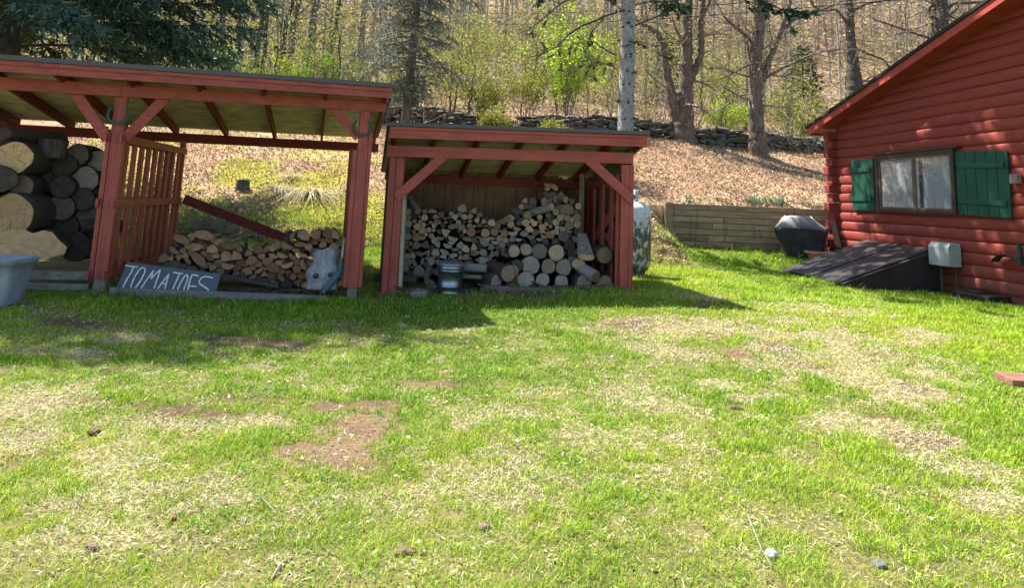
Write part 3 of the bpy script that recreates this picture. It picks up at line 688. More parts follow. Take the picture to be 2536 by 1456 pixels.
def logmesh(kind, seed, taper=1., nseg=6, bend=.0, rough=.03):
    r = random.Random(seed); o = outline(kind, r); n = len(o); mb = MB(); rings = []
    for k in range(nseg+1):
        q = k/nseg; sc = 1+(taper-1)*q; dx = bend*math.sin(q*math.pi)
        rings.append([(x*sc*(1+r.uniform(-rough, rough))+dx, q, z*sc*(1+r.uniform(-rough, rough))) for x, z, _ in o])
    vs = [p for g in rings for p in g]; fs = []; ms = []
    for k in range(nseg):
        for i in range(n):
            j = (i+1) % n; fs.append((k*n+i, k*n+j, (k+1)*n+j, (k+1)*n+i)); ms.append(0 if o[i][2] and o[j][2] else 2)
    for end in (0, nseg):            # inset cut face so that the bark stands round it
        b = len(vs); sgn = 1 if end == 0 else -1
        ring = rings[end]; vs += [(p[0]*.93, p[1]+sgn*.004, p[2]*.93) for p in ring]
        cx = sum(p[0] for p in ring)/n; cz = sum(p[2] for p in ring)/n; vs.append((cx, ring[0][1]+sgn*.006, cz))
        for i in range(n):
            j = (i+1) % n
            fs.append((end*n+i, b+i, b+j, end*n+j) if end == 0 else (end*n+i, end*n+j, b+j, b+i)); ms.append(0 if o[i][2] and o[j][2] else 1)
            fs.append((b+i, b+n, b+j) if end == 0 else (b+i, b+j, b+n)); ms.append(1)
    me = bpy.data.meshes.new('log_'+kind); me.from_pydata(vs, [], fs); me.polygons.foreach_set('material_index', ms)
    if kind == 'round': me.polygons.foreach_set('use_smooth', [m == 0 for m in ms])
    me.update(); return me
KINDS = ('round', 'half', 'wedge', 'quarter', 'slab', 'chunk')
def lib(mats, kinds=KINDS, nv=5):
    d = {}
    for k in kinds:
        d[k] = []
        for i in range(nv):
            me = logmesh(k, hash((len(k), i)) % 9999 + i*7)
            for m in mats: me.materials.append(m)
            d[k].append(me)
    return d
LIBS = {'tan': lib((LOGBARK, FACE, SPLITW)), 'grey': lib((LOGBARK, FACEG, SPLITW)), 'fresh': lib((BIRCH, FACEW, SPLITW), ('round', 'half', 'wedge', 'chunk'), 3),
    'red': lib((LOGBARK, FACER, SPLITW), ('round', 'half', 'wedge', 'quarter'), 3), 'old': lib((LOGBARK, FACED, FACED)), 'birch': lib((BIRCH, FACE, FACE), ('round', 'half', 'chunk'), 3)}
FW = []                              # placed pieces, named and labelled afterwards
def logat(c, rx, rz_, ln, kind, tone, rot=0., yaw=0., pitch=0., r=random, base_yaw=0., **k):
    d = LIBS[tone]; d = d.get(kind) or d['round']
    me = d[r.randrange(len(d))]
    o = bpy.data.objects.new(k.get('name', 'firewood_log'), me); COL.objects.link(o); o.location = c
    q = Quaternion((0, 0, 1), base_yaw+yaw) @ Quaternion((1, 0, 0), pitch) @ Quaternion((0, 1, 0), rot)
    o.rotation_mode = 'QUATERNION'; o.rotation_quaternion = q; o.scale = (rx, ln, rz_); ORG[o.name] = V3(c)
    FW.append((o, kind, tone, rx, k)); return o
R7 = lambda x, y: ((1300+x/3.64)*.7457, (600+y/3.64)*.7457)
R8 = lambda x, y: ((1680+x/3.64)*.7457, (580+y/3.64)*.7457)
PX7 = .7457/3.64
r = random.Random(11)
PILE = []
def place(cv, x, y, rp, kind='round', tone='tan', Y=10.95, asp=1., ln=.42, yaw=None, rot=None, pitch=0., pile='A', big=False, label=None):
    u, v = cv(x, y); p = P(u, v, Y); rad = rp*PX7/1800.*Y*1.07
    yw = r.uniform(-.07, .07) if yaw is None else yaw
    rt = (r.uniform(0, 6.28) if kind in ('round', 'quarter', 'chunk') else r.uniform(-.45, .45)) if rot is None else rot
    o = logat(p, rad, rad*asp, ln, kind, tone, rt if asp == 1. or rot is not None else 0., yw, pitch, r, pile=pile, big=big, label=label, pos=(p[0], p[2]))
    PILE.append((p[0], p[2], rad)); return o
# big logs, front right of the small shed
for a in ((100, 925, 65, 'birch'), (245, 905, 66, 'tan'), (408, 925, 90, 'grey'), (612, 945, 92, 'tan')):
    place(R8, *a[:3], tone=a[3], Y=10.62, ln=.7, big=True)
for a in ((55, 1185, 98, 'tan'), (300, 1095, 104, 'grey'), (515, 1108, 82, 'tan'), (700, 1122, 92, 'grey'), (135, 1105, 70, 'old')):
    place(R8, *a[:3], tone=a[3], Y=10.56, ln=.7, big=True)
for a in ((240, 1270, 94, 'grey'), (445, 1275, 80, 'grey'), (672, 1297, 78, 'grey'), (945, 1310, 92, 'grey'), (1197, 1320, 96, 'tan'), (75, 1295, 70, 'old')):
    place(R8, *a[:3], tone=a[3], Y=10.52, ln=.65, big=True, yaw=.25 if a[0] == 945 else None)
place(R8, 1195, 975, 94, tone='tan', Y=10.6, ln=.6, yaw=.35, big=True, label='big round log with a dark rotten heart on the right of the small woodshed pile')
place(R8, 880, 1082, 78, tone='fresh', Y=10.55, asp=.72, ln=.6, big=True, label='oval log end of warm ochre wood under the grey barked chunk')
place(R8, 1088, 1235, 66, tone='birch', Y=10.40, ln=.55, yaw=.65, pitch=.30, big=True, label='pale barked log tilted down over the big logs at the woodshed right post')
place(R7, 1415, 1120, 92, tone='tan', Y=10.34, ln=.62, yaw=.45, big=True, label='big log with a lichen crusted bark back right of the metal pail')
place(R7, 1270, 1215, 74, tone='grey', Y=10.38, ln=.6, yaw=.6, big=True)
place(R7, 1090, 1160, 50, tone='birch', Y=10.42, ln=.45, kind='half', yaw=1.45, rot=0., big=True, label='white birch log lying sideways right of the metal pail')
place(R7, 1150, 1060, 46, tone='birch', Y=10.5, ln=.36, yaw=1.4, big=True, label='grey birch log lying sideways above the white one')
place(R7, 940, 1045, 66, tone='old', Y=10.6, ln=.4, big=True)
place(R7, 310, 1200, 40, tone='old', Y=10.5, ln=.62, yaw=1.4, big=True, label='dark log lying sideways on the ground at the left post of the small woodshed')
# the stacked wall of firewood
ROUND7 = [(205, 372, 32), (208, 520, 42), (400, 447, 38), (278, 487, 26), (388, 530, 28), (310, 555, 42), (370, 600, 42), (452, 592, 30), (510, 595, 23), (270, 618, 23), (515, 540, 30), (200, 675, 40), (298, 685, 46), (418, 648, 25), (182, 795, 30), (190, 913, 35), (200, 445, 36), (350, 495, 26),
    (1245, 620, 44), (1795, 440, 34), (1340, 775, 36), (888, 610, 25), (1385, 720, 30), (175, 1065, 36), (1650, 415, 44)]
for a in ROUND7: place(R7, *a, tone=r.choice(('tan', 'tan', 'grey', 'fresh')) if a[1] < 700 else r.choice(('grey', 'tan')))
for a in ((965, 620, 53), (1135, 630, 51), (1440, 530, 41), (1365, 640, 44)): place(R7, *a, tone='red')
for a in ((745, 690, 62), (725, 745, 44), (680, 785, 52), (765, 825, 46), (590, 690, 44), (350, 875, 56), (470, 930, 66), (1470, 635, 54), (1515, 590, 46), (1460, 705, 40), (1540, 705, 40), (1690, 680, 44), (1220, 690, 38), (1255, 740, 52)): place(R7, *a, kind='half', tone='tan' if a[1] < 720 else 'grey', rot=r.uniform(-.2, .2))
place(R7, 285, 990, 54, kind='half', tone='grey', rot=1.0); place(R7, 365, 970, 42, kind='half', tone='grey', rot=-1.4); place(R7, 1610, 640, 52, kind='half', tone='grey', rot=3.0)
for a in ((655, 625, 62), (300, 775, 52), (535, 860, 50), (437, 872, 46), (330, 1090, 78), (1670, 580, 44), (1315, 695, 44), (900, 820, 46), (1115, 860, 50), (1110, 955, 52), (905, 920, 46), (835, 930, 38), (770, 440, 46), (860, 325, 58), (995, 365, 46), (885, 430, 40), (1035, 475, 40), (1115, 485, 34), (535, 430, 36), (850, 560, 42), (1215, 500, 50), (1430, 450, 50), (1000, 860, 44), (940, 960, 42), (560, 985, 46), (1225, 890, 50)):
    place(R7, *a, kind=r.choice(('wedge', 'quarter', 'wedge')), tone='tan' if a[1] < 600 else r.choice(('grey', 'tan')))
place(R7, 495, 375, 52, kind='half', tone='tan', rot=3.1)
for a in ((1130, 735, 66), (920, 705, 52), (1000, 715, 50), (995, 800, 46), (1205, 800, 48), (1040, 870, 34), (990, 885, 46), (750, 900, 47), (850, 660, 37), (745, 550, 57), (190, 985, 60), (415, 775, 58), (1180, 700, 40), (640, 860, 55), (630, 910, 50), (1270, 880, 46), (560, 770, 44), (230, 840, 44), (255, 910, 42), (520, 720, 46), (300, 1150, 44), (210, 1120, 46), (420, 1010, 50), (480, 990, 44)):
    place(R7, *a, kind=r.choice(('chunk', 'quarter', 'slab')), tone=r.choice(('grey', 'tan', 'old')))
for a in ((605, 445, 42, 'tan'), (695, 470, 29, 'fresh'), (740, 515, 42, 'fresh'), (655, 520, 40, 'tan'), (605, 575, 40, 'tan'), (770, 610, 52, 'tan'), (865, 600, 42, 'tan'), (875, 380, 38, 'tan'), (440, 635, 40, 'red'), (490, 595, 26, 'tan'), (540, 625, 23, 'tan'), (60, 600, 42, 'red'), (410, 515, 29, 'fresh'), (345, 590, 34, 'fresh'), (315, 560, 28, 'fresh'), (265, 490, 46, 'fresh'), (610, 690, 33, 'grey'), (620, 640, 29, 'tan'), (515, 490, 34, 'old'), (855, 520, 48, 'birch'), (540, 560, 38, 'old'), (800, 545, 28, 'tan'), (570, 700, 30, 'grey')):
    place(R8, *a[:3], tone=a[3], Y=10.92)
for a in ((240, 580, 52, 'fresh', 'chunk'), (290, 650, 46, 'tan', 'wedge'), (225, 715, 52, 'grey', 'half'), (85, 700, 57, 'grey', 'half'), (135, 650, 47, 'grey', 'half'), (535, 720, 52, 'red', 'wedge'), (460, 740, 44, 'grey', 'half'), (690, 740, 77, 'old', 'chunk'), (765, 680, 40, 'grey', 'half'), (690, 650, 37, 'tan', 'wedge'), (305, 750, 47, 'grey', 'half'), (80, 775, 40, 'grey', 'wedge'), (155, 780, 40, 'grey', 'half'), (410, 775, 44, 'grey', 'half'), (330, 820, 44, 'old', 'chunk'), (480, 820, 46, 'old', 'chunk'), (600, 800, 40, 'old', 'wedge'), (760, 860, 80, 'old', 'chunk'), (800, 960, 62, 'old', 'chunk'), (860, 690, 50, 'old', 'chunk'), (360, 690, 45, 'old', 'wedge'), (20, 530, 48, 'tan', 'wedge'), (445, 690, 34, 'tan', 'slab')):
    place(R8, *a[:3], kind=a[4], tone=a[3], Y=10.92)
place(R8, 557, 385, 44, tone='birch', Y=10.80, ln=.58, yaw=.75, pitch=-.25, label='pale barked round log lying aslant on top of the woodshed stack')
place(R8, 768, 418, 60, tone='birch', Y=10.84, ln=.5, yaw=.5, pitch=-.1, label='round pale log at the right of the stack top beside the grey upright')
for a in ((530, 125, 60, 'fresh', 'half'), (600, 155, 36, 'fresh', 'wedge'), (500, 170, 34, 'fresh', 'half'), (230, 315, 42, 'tan', 'quarter'), (195, 380, 38, 'tan', 'wedge'), (480, 240, 60, 'old', 'wedge'), (560, 260, 62, 'old', 'chunk'), (620, 300, 48, 'red', 'chunk'), (420, 250, 50, 'old', 'chunk'), (330, 330, 60, 'old', 'chunk'), (270, 385, 55, 'old', 'slab'), (150, 440, 66, 'old', 'slab'), (420, 440, 66, 'old', 'slab'), (720, 300, 40, 'tan', 'chunk'), (800, 320, 42, 'tan', 'chunk'), (620, 350, 60, 'old', 'chunk'), (350, 430, 52, 'old', 'chunk'), (130, 520, 42, 'old', 'round')):
    place(R8, *a[:3], kind=a[4], tone=a[3], Y=11.15)
for a in ((560, 480, 16), (530, 490, 14), (580, 505, 18), (650, 455, 18), (655, 500, 15), (545, 515, 14)): place(R7, *a, kind='wedge', tone='red', Y=10.88, ln=.3)
place(R7, 320, 370, 36, tone='birch', Y=10.85, ln=.4, yaw=.5, pitch=.45, label='short pale log propped up at the left end of the woodshed stack')
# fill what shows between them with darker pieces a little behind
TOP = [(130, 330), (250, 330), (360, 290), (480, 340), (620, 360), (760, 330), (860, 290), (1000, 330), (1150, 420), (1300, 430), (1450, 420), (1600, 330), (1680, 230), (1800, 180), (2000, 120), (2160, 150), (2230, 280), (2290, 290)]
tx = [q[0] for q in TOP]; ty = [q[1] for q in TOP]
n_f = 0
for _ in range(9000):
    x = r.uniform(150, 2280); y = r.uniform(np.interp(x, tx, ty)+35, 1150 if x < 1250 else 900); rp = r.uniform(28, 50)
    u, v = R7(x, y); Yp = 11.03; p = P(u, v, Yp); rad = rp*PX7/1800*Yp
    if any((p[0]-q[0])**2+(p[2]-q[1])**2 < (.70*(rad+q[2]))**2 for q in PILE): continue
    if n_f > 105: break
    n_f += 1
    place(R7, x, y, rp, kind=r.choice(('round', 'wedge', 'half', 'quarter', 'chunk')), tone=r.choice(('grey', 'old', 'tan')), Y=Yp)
# the grey barked chunk that leans on the big logs
cc = V3(P(*R8(980, 1000), 10.45))
def chunkobj():
    mb = MB(); prof_ = [(-1, 0), (-.82, .38), (-.35, .5), (.1, .30), (.35, .42), (.8, .36), (1, -.05), (.7, -.45), (0, -.55), (-.7, -.42)]
    n = len(prof_); rings = []; rr = random.Random(5)
    for k in range(7):
        q = k/6; sc = 1-.42*q
        rings.append([cc + V3((x*.118*sc*(1+rr.uniform(-.03, .03)) - .045*q, .06+.22*q + z*.02, .30*q + z*.085*sc)) for x, z in prof_])
    vs = [p for g in rings for p in g]; fs = []; ms = []
    mb.add(vs, [(k*n+i, k*n+(i+1) % n, (k+1)*n+(i+1) % n, (k+1)*n+i) for k in range(6) for i in range(n)], 0)
    mb.add(rings[0], [tuple(range(n))[::-1]], 1); mb.add(rings[-1], [tuple(range(n))], 1)
    o = mb.build('firewood_log', [BARK, FACEW], org=cc); tag(o, 'tapered grey barked chunk with an ochre cut end leaning on the big logs', 'log', 'firewood in the small woodshed')
chunkobj()
# split firewood under the long shed
R3 = lambda x, y: ((500+x/2.426)*.7457, (450+y/2.426)*.7457)
PX3 = .7457/2.426
T3 = [(60, 1010), (160, 870), (250, 800), (330, 775), (500, 780), (600, 835), (740, 885), (820, 860), (900, 870), (1000, 855), (1110, 785), (1200, 750), (1290, 745), (1420, 745), (1520, 750), (1545, 800), (1570, 860)]
B3 = [(60, 1030), (300, 1090), (560, 1150), (1080, 1210), (1240, 1220), (1400, 1220), (1560, 1200)]
t3x = [q[0] for q in T3]; t3y = [q[1] for q in T3]; b3x = [q[0] for q in B3]; b3y = [q[1] for q in B3]
P3 = []; r = random.Random(23)
def place3(x, y, rp, kind, tone, t, rot=None, **k):
    p = LP(*R3(x, y), t); Yp = p[1]; rad = rp*PX3/1800*Yp
    P3.append((x, y, rp)); return logat(p, rad*1.05, rad*(.95 if kind != 'slab' else 1.1), .42, kind, tone, r.uniform(-.9, .9) if rot is None else rot, r.uniform(-.16, .16), 0, r, base_yaw=SA, pile='B', pos=(-((p-SO) @ SUD), p[2]), **k)
rows = 0
LIBS['split'] = lib((LOGBARK, SPLITW, SPLITW))
FACES2 = facemat('split_end', (.24, .135, .075), (.40, .245, .14), (.16, .085, .045)); LIBS['splitend'] = lib((LOGBARK, FACES2, SPLITW))
for a in ((1145, 820, 42, 'half', 1.6), (1240, 800, 50, 'wedge', .3), (1330, 795, 48, 'chunk', 0), (1420, 790, 48, 'chunk', .5), (1480, 800, 50, 'quarter', .2), (250, 835, 62, 'slab', .45), (430, 800, 70, 'slab', .25), (640, 880, 70, 'half', -.05), (1100, 885, 48, 'half', .5), (810, 1000, 46, 'wedge', -.5), (690, 970, 52, 'quarter', 0), (500, 910, 44, 'wedge', .1), (1100, 1040, 50, 'half', -.3), (990, 1060, 48, 'wedge', .3), (620, 1050, 52, 'half', .1), (1230, 1040, 46, 'half', 1.2), (190, 925, 46, 'half', .6), (1180, 1075, 40, 'chunk', 0), (390, 1000, 66, 'slab', .8)):
    place3(a[0], a[1], a[2], a[3], 'splitend', .95, a[4])
n_f = 0
for _ in range(12000):
    x = r.uniform(90, 1560); y = r.uniform(np.interp(x, t3x, t3y)+28, np.interp(x, b3x, b3y)-12); rp = r.uniform(30, 48)
    if any((x-q[0])**2+(y-q[1])**2 < (.72*(rp+q[2]))**2 for q in P3): continue
    n_f += 1
    if n_f > 104: break
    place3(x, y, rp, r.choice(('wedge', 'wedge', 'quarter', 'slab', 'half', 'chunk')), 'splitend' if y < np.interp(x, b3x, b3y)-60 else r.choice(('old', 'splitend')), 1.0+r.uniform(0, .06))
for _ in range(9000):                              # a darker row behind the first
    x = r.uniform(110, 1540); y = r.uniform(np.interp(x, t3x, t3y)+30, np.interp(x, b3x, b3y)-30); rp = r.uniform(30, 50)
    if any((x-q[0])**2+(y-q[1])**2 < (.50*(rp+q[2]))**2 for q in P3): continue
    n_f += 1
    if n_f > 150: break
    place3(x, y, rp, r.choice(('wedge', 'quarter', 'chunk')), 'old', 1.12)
# huge logs in the left bay
R2 = lambda x, y: ((x/2.08)*.7457, (400+y/2.08)*.7457)
PX2 = .7457/2.08; r = random.Random(31)
FACEH = facemat('sawn_face', (.50, .32, .15), (.66, .45, .24), (.36, .21, .095)); LIBS['huge'] = lib((LOGBARK, FACEH, FACEH), ('round',), 4)
def place2(x, y, rx, ry, tone, t, ln, yaw=0, label=None, kind='round', pitch=0.):
    p = LP(*R2(x, y), t); k = PX2/1800*p[1]
    return logat(p, rx*k, ry*k, ln, kind, tone, 0., yaw, pitch, r, base_yaw=SA, pile='C', big=True, label=label, pos=(-((p-SO) @ SUD), p[2]), name='huge_log' if rx > 100 else 'round_log')
place2(90, 258, 128, 122, 'huge', .75, .9, -.10, 'huge sawn log with a knot, topmost of the huge pale ends on the left')
place2(75, 645, 150, 142, 'huge', .70, .9, -.12, 'huge round log with a cracked pale end, in the middle of the left bay')
place2(-190, 450, 120, 120, 'huge', .72, .9, 0, 'huge log mostly outside the frame on the left')
place2(150, 450, 75, 75, 'tan', .9, .8, 0, 'pale log end half hidden between the two huge pale logs')
place2(-60, 400, 170, 95, 'old', .60, .7, .35, 'grey barked log lying across between the huge sawn logs')
place2(20, 90, 75, 50, 'old', .9, .8, -.6, 'dark log on top of the huge logs at the left frame edge')
for x, y, a, t in ((440, 310, 82, 1.25), (535, 235, 76, 1.3), (672, 280, 80, 1.45), (585, 405, 92, 1.35), (430, 455, 80, 1.2), (572, 545, 78, 1.3), (655, 530, 62, 1.4), (600, 645, 92, 1.35), (690, 405, 52, 1.5), (420, 600, 92, 1.25), (460, 730, 76, 1.3), (330, 400, 90, 1.4), (270, 500, 90, 1.5), (330, 560, 90, 1.5), (340, 700, 95, 1.4), (520, 870, 100, 1.3), (400, 830, 90, 1.4), (280, 300, 80, 1.6), (620, 880, 60, 1.3), (640, 770, 55, 1.35), (700, 640, 60, 1.5)):
    place2(x, y, a, a*.96, 'grey' if (x, y) in ((585, 405), (672, 280)) else 'old', t, .8, r.uniform(-.1, .1))
place2(560, 725, 78, 40, 'old', 1.1, .5, -1.3, 'small dark log lying crosswise near the bottom of the left bay')
q = LP(*R2(355, 262), 1.2); mb = MB(); rr = random.Random(2); mb.lathe(q, [(0, .0), (.165, 0), (.172, .03), (.165, .12), (.172, .20), (.178, .245), (.16, .252), (0, .255)], 18)
tag(mb.build('stump_section', BARKD, org=q), 'short dark log section standing upright on top of the log stack', 'log', 'huge logs in the left bay')
# lobed sawn log, lowest of the pale ends
c0 = LP(*R2(205, 860), .62); k = PX2/1800*c0[1]
pts = [(-230, 20), (-200, 75), (-120, 100), (-40, 105), (10, 75), (60, 100), (120, 90), (165, 40), (225, -10), (215, -60), (150, -75), (100, -95), (0, -110), (-120, -115), (-210, -80)]
pts = [(math.copysign(1, 1)*x*k, z*k) for x, z in pts]
fine = []
for i in range(len(pts)):
    a, b = pts[i], pts[(i+1) % len(pts)]
    for q in (0, .33, .67): fine.append((a[0]*(1-q)+b[0]*q+rr.uniform(-.004, .004), a[1]*(1-q)+b[1]*q+rr.uniform(-.005, .005)))
mb = MB(); n = len(fine); fr = [c0+SUD*a+V3((0, 0, b)) for a, b in fine]; bk = [c0+SUD*(a*.93-.12)+SNB*.85+V3((0, 0, b*.95)) for a, b in fine]
mb.add(fr+bk, [(i, n+i, n+(i+1) % n, (i+1) % n) for i in range(n)], 0); mb.add(fr+[c0+V3((0, 0, 0))], [(i, (i+1) % n, n) for i in range(n)], 1)
o = mb.build('huge_log', [LOGBARK, facemat('lobed_sawn_face', (.36, .235, .12), (.50, .34, .19), (.26, .15, .07))], org=c0); tag(o, 'huge lobed sawn log with a flared end, behind the plastic tote', 'log', 'huge logs in the left bay')
# labels of the firewood
SHAPE = {'round': 'round', 'half': 'half round', 'wedge': 'wedge split', 'quarter': 'quarter split', 'slab': 'flat split', 'chunk': 'rough split'}
TONE = {'tan': 'tan', 'grey': 'greyish', 'fresh': 'pale fresh', 'red': 'reddish', 'old': 'dark old', 'birch': 'pale barked', 'split': 'tan', 'splitend': 'brown', 'huge': 'pale'}
GRP = {'A': 'firewood in the small woodshed', 'B': 'split firewood under the long shed', 'C': 'huge logs in the left bay'}
for pile in 'ABC':
    L = [q for q in FW if q[4]['pile'] == pile]
    zs = sorted(q[4]['pos'][1] for q in L); z_lo, z_hi = zs[0], zs[-1]
    rowsn = {'A': 11, 'B': 5, 'C': 5}[pile]; rows_ = {}
    for q in L: rows_.setdefault(min(rowsn-1, int((q[4]['pos'][1]-z_lo)/(z_hi-z_lo+1e-6)*rowsn)), []).append(q)
    ORD = ['lowest', 'second', 'third', 'fourth', 'fifth', 'sixth', 'seventh', 'eighth', 'ninth', 'tenth', 'top']
    for ri, qs in rows_.items():
        qs.sort(key=lambda q: q[4]['pos'][0] if pile == 'A' else -q[4]['pos'][0])
        for i, (o, kind, tone, rx, kk) in enumerate(qs):
            rown = 'top' if ri == rowsn-1 else ORD[ri]
            nn = 'st' if (i+1) % 10 == 1 and i != 10 else 'nd' if (i+1) % 10 == 2 and i != 11 else 'rd' if (i+1) % 10 == 3 and i != 12 else 'th'
            wh = {'A': 'woodshed stack', 'B': 'long shed split pile', 'C': 'left bay stack'}[pile]
            lab = kk.get('label') or f"{TONE[tone]} {SHAPE[kind]} {'log' if kk.get('big') or kind == 'round' else 'piece'}, {i+1}{nn} from left in {rown} row, {wh}"
            tag(o, lab, 'log' if kk.get('big') else 'firewood', GRP[pile])
            if not kk.get('big'): o.name = 'firewood_log' if kind == 'round' else 'split_firewood'
# ------------------------------------------------------------------ things about the sheds
def plastic():
    m, n, b = M('cloudy_plastic', .35, .4); b.inputs['Base Color'].default_value = (.55, .60, .66, 1)
    f = noise(n, 5, 5); n.links.new(ramp(n, f, [(.35, (.27, .31, .36)), (.7, (.42, .47, .53))]), b.inputs['Base Color'])
    t = N(n, 'ShaderNodeBsdfTransparent'); t.inputs[0].default_value = (.8, .85, .9, 1); x = N(n, 'ShaderNodeMixShader'); x.inputs[0].default_value = .30
    n.links.new(b.outputs[0], x.inputs[1]); n.links.new(t.outputs[0], x.inputs[2]); n.links.new(x.outputs[0], n.nodes['Material Output'].inputs[0]); return m
PLAS = plastic()
tz = gz(-5.5, 8.0); TC = V3((-5.62, 8.12, tz))
tote = empty('plastic_tote', TC, 'cloudy grey plastic storage tote with bark debris in it, cracked at one corner', 'tote')
def tp(x, y, z): a = .10; return TC + V3((x*math.cos(a)-y*math.sin(a), x*math.sin(a)+y*math.cos(a), z))
mb = MB(); rings = []
for z, hx, hy in ((0, .34, .20), (.03, .35, .21), (.30, .39, .235), (.44, .405, .25), (.445, .43, .272), (.50, .435, .275), (.505, .435, .275)):
    rg = []; rc = .06
    for cx, cy, a0 in ((hx-rc, hy-rc, 0), (-hx+rc, hy-rc, 1), (-hx+rc, -hy+rc, 2), (hx-rc, -hy+rc, 3)):
        for k in range(4): a = (a0+k/3.)*math.pi/2; rg.append(tp(cx+rc*math.cos(a), cy+rc*math.sin(a), z))
    rings.append(rg)
n = 16; mb.add([p for g in rings for p in g], [(k*n+i, k*n+(i+1) % n, (k+1)*n+(i+1) % n, (k+1)*n+i) for k in range(6) for i in range(n)], 0, True)
mb.add(rings[0], [tuple(range(n))[::-1]]); o = mb.build('tub', PLAS, tote); md = o.modifiers.new('s', 'SOLIDIFY'); md.thickness = .006
mb = MB()
for x in (-.2, .0, .2): mb.hexa([tp(x-.05, -.212, .06), tp(x+.05, -.212, .06), tp(x+.05, -.20, .06), tp(x-.05, -.20, .06), tp(x-.06, -.250, .40), tp(x+.06, -.250, .40), tp(x+.06, -.235, .40), tp(x-.06, -.235, .40)])
mb.build('ribs', PLAS, tote, bevel=.01)
rr = random.Random(9); mb = MB()
for i in range(60):
    p = tp(rr.uniform(-.33, .33), rr.uniform(-.18, .18), rr.uniform(.36, .455)); d = Vector((rr.uniform(-1, 1), rr.uniform(-1, 1), rr.uniform(-.2, .4))).normalized()
    mb.bar(p, Vector(p)+d*rr.uniform(.05, .16), rr.uniform(.02, .06), .012)
tag(mb.build('bark_debris', BARKD, org=TC), 'heap of bark scraps lying in the plastic tote', 'bark debris', kind='stuff')
def plank(a, b, w, h, label, mat_=GREYX, up=(0, 0, 1), name='plank'):
    mb = MB(); mb.bar(a, b, w, h, up); o = mb.build(name, mat_, org=a, bevel=.004); return tag(o, label, 'plank')
plank(LP(272, 721, .26), LP(808, 741, .26), .09, .085, 'long grey board on the grass in front of the chalk sign and split wood')
plank(LP(60, 680, .62), LP(218, 682, .62), .12, .10, 'grey timber under the huge logs, upper one of two beside the tote')
plank(LP(60, 709, .50), LP(222, 711, .50), .10, .075, 'grey timber lying on the ground under the logs, lower one beside the tote')
plank(LP(545, 682, .80), LP(690, 708, .80), .10, .05, 'dark thin board on the ground under the split firewood', woodmat('damp_board', (.05, .042, .038), (.12, .105, .095), gs=(2.5, 30, 30)))
plank(P(1190, 712, 10.30), P(1392, 722, 10.30), .14, .07, 'dark grey board on the ground in front of the big woodshed logs', woodmat('damp_grey', (.10, .09, .085), (.2, .185, .175), gs=(2.5, 30, 30)))
# chalk sign
def slate():
    m, n, b = M('painted_slate', .7); f = noise(n, 3.5, 6, None, .7); g = noise(n, 26, 5, None, .7)
    k = ramp(n, f, [(.3, (.035, .058, .072)), (.7, (.085, .115, .135))]); n.links.new(mix(n, mth(n, 'MULTIPLY', g, .35), k, (.16, .19, .21)), b.inputs['Base Color']); return m
sT = (.66, .40)
sbl, sbr = LP(284, 724, .33), LP(531, 734, .33); stl, str_ = LP(315, 648, .50), LP(547, 679, .50)
sn = np.cross(sbr-sbl, stl-sbl); sn /= np.linalg.norm(sn)
if sn @ (EYE-sbl) < 0: sn = -sn
stl = onplane(315, 648, sbl, sn); str_ = onplane(547, 679, sbl, sn); sbr = onplane(531, 734, sbl, sn)
mb = MB(); mb.poly([sbl, sbr, str_, stl], -sn*.018); sign = mb.build('chalk_sign', slate(), org=sbl, bevel=.003)
tag(sign, 'leaning blue grey board hand lettered TOMATOES in white chalk', 'sign')
a2 = lambda x, y: ((x/2.08)*.7457, (400+y/2.08)*.7457)
STROKES = [[a2(866, 1000), a2(905, 1008), a2(948, 1012)], [a2(926, 1008), a2(905, 1050), a2(872, 1105), a2(850, 1152)],
    [a2(1000, 1022), a2(985, 1014), a2(962, 1030), a2(930, 1080), a2(908, 1130), a2(903, 1155), a2(915, 1166), a2(940, 1150), a2(975, 1100), a2(1000, 1050), a2(1003, 1030), a2(998, 1020)],
    [a2(965, 1172), a2(1010, 1105), a2(1060, 1036), a2(1052, 1065), a2(1044, 1094), a2(1075, 1060), a2(1108, 1030), a2(1085, 1100), a2(1058, 1178)],
    [a2(1075, 1182), a2(1120, 1120), a2(1166, 1062), a2(1150, 1120), a2(1132, 1184)], [a2(1108, 1126), a2(1152, 1130)],
    [a2(1194, 1048), a2(1225, 1054), a2(1262, 1058)], [a2(1242, 1056), a2(1218, 1110), a2(1182, 1188)],
    [a2(1292, 1064), a2(1275, 1076), a2(1248, 1120), a2(1228, 1165), a2(1224, 1200), a2(1240, 1205), a2(1268, 1170), a2(1292, 1110), a2(1298, 1078), a2(1290, 1062)],
    [R3(388, 1132), R3(358, 1124), R3(332, 1124), R3(312, 1190), R3(292, 1275)], [R3(313, 1212), R3(366, 1216)], [R3(292, 1275), R3(345, 1282)],
    [R3(502, 1148), R3(470, 1138), R3(440, 1136), R3(410, 1146), R3(392, 1170), R3(394, 1192), R3(425, 1214), R3(458, 1234), R3(472, 1258), R3(466, 1284), R3(430, 1290)]]
CH, n, b = M('chalk_white', .9); n.links.new(ramp(n, noise(n, 60, 3), [(.35, (.45, .47, .46)), (.6, (.75, .77, .74))]), b.inputs['Base Color'])
mb = MB(); su = (sbr-sbl)/np.linalg.norm(sbr-sbl)
for st_ in STROKES:
    q = [onplane(u, v, sbl+sn*.003, sn) for u, v in st_]
    for i in range(len(q)-1):
        mb.bar(q[i], q[i+1]+(q[i+1]-q[i])*.05, .0155, .004, up=tuple(sn))
mb.build('lettering', CH, sign)
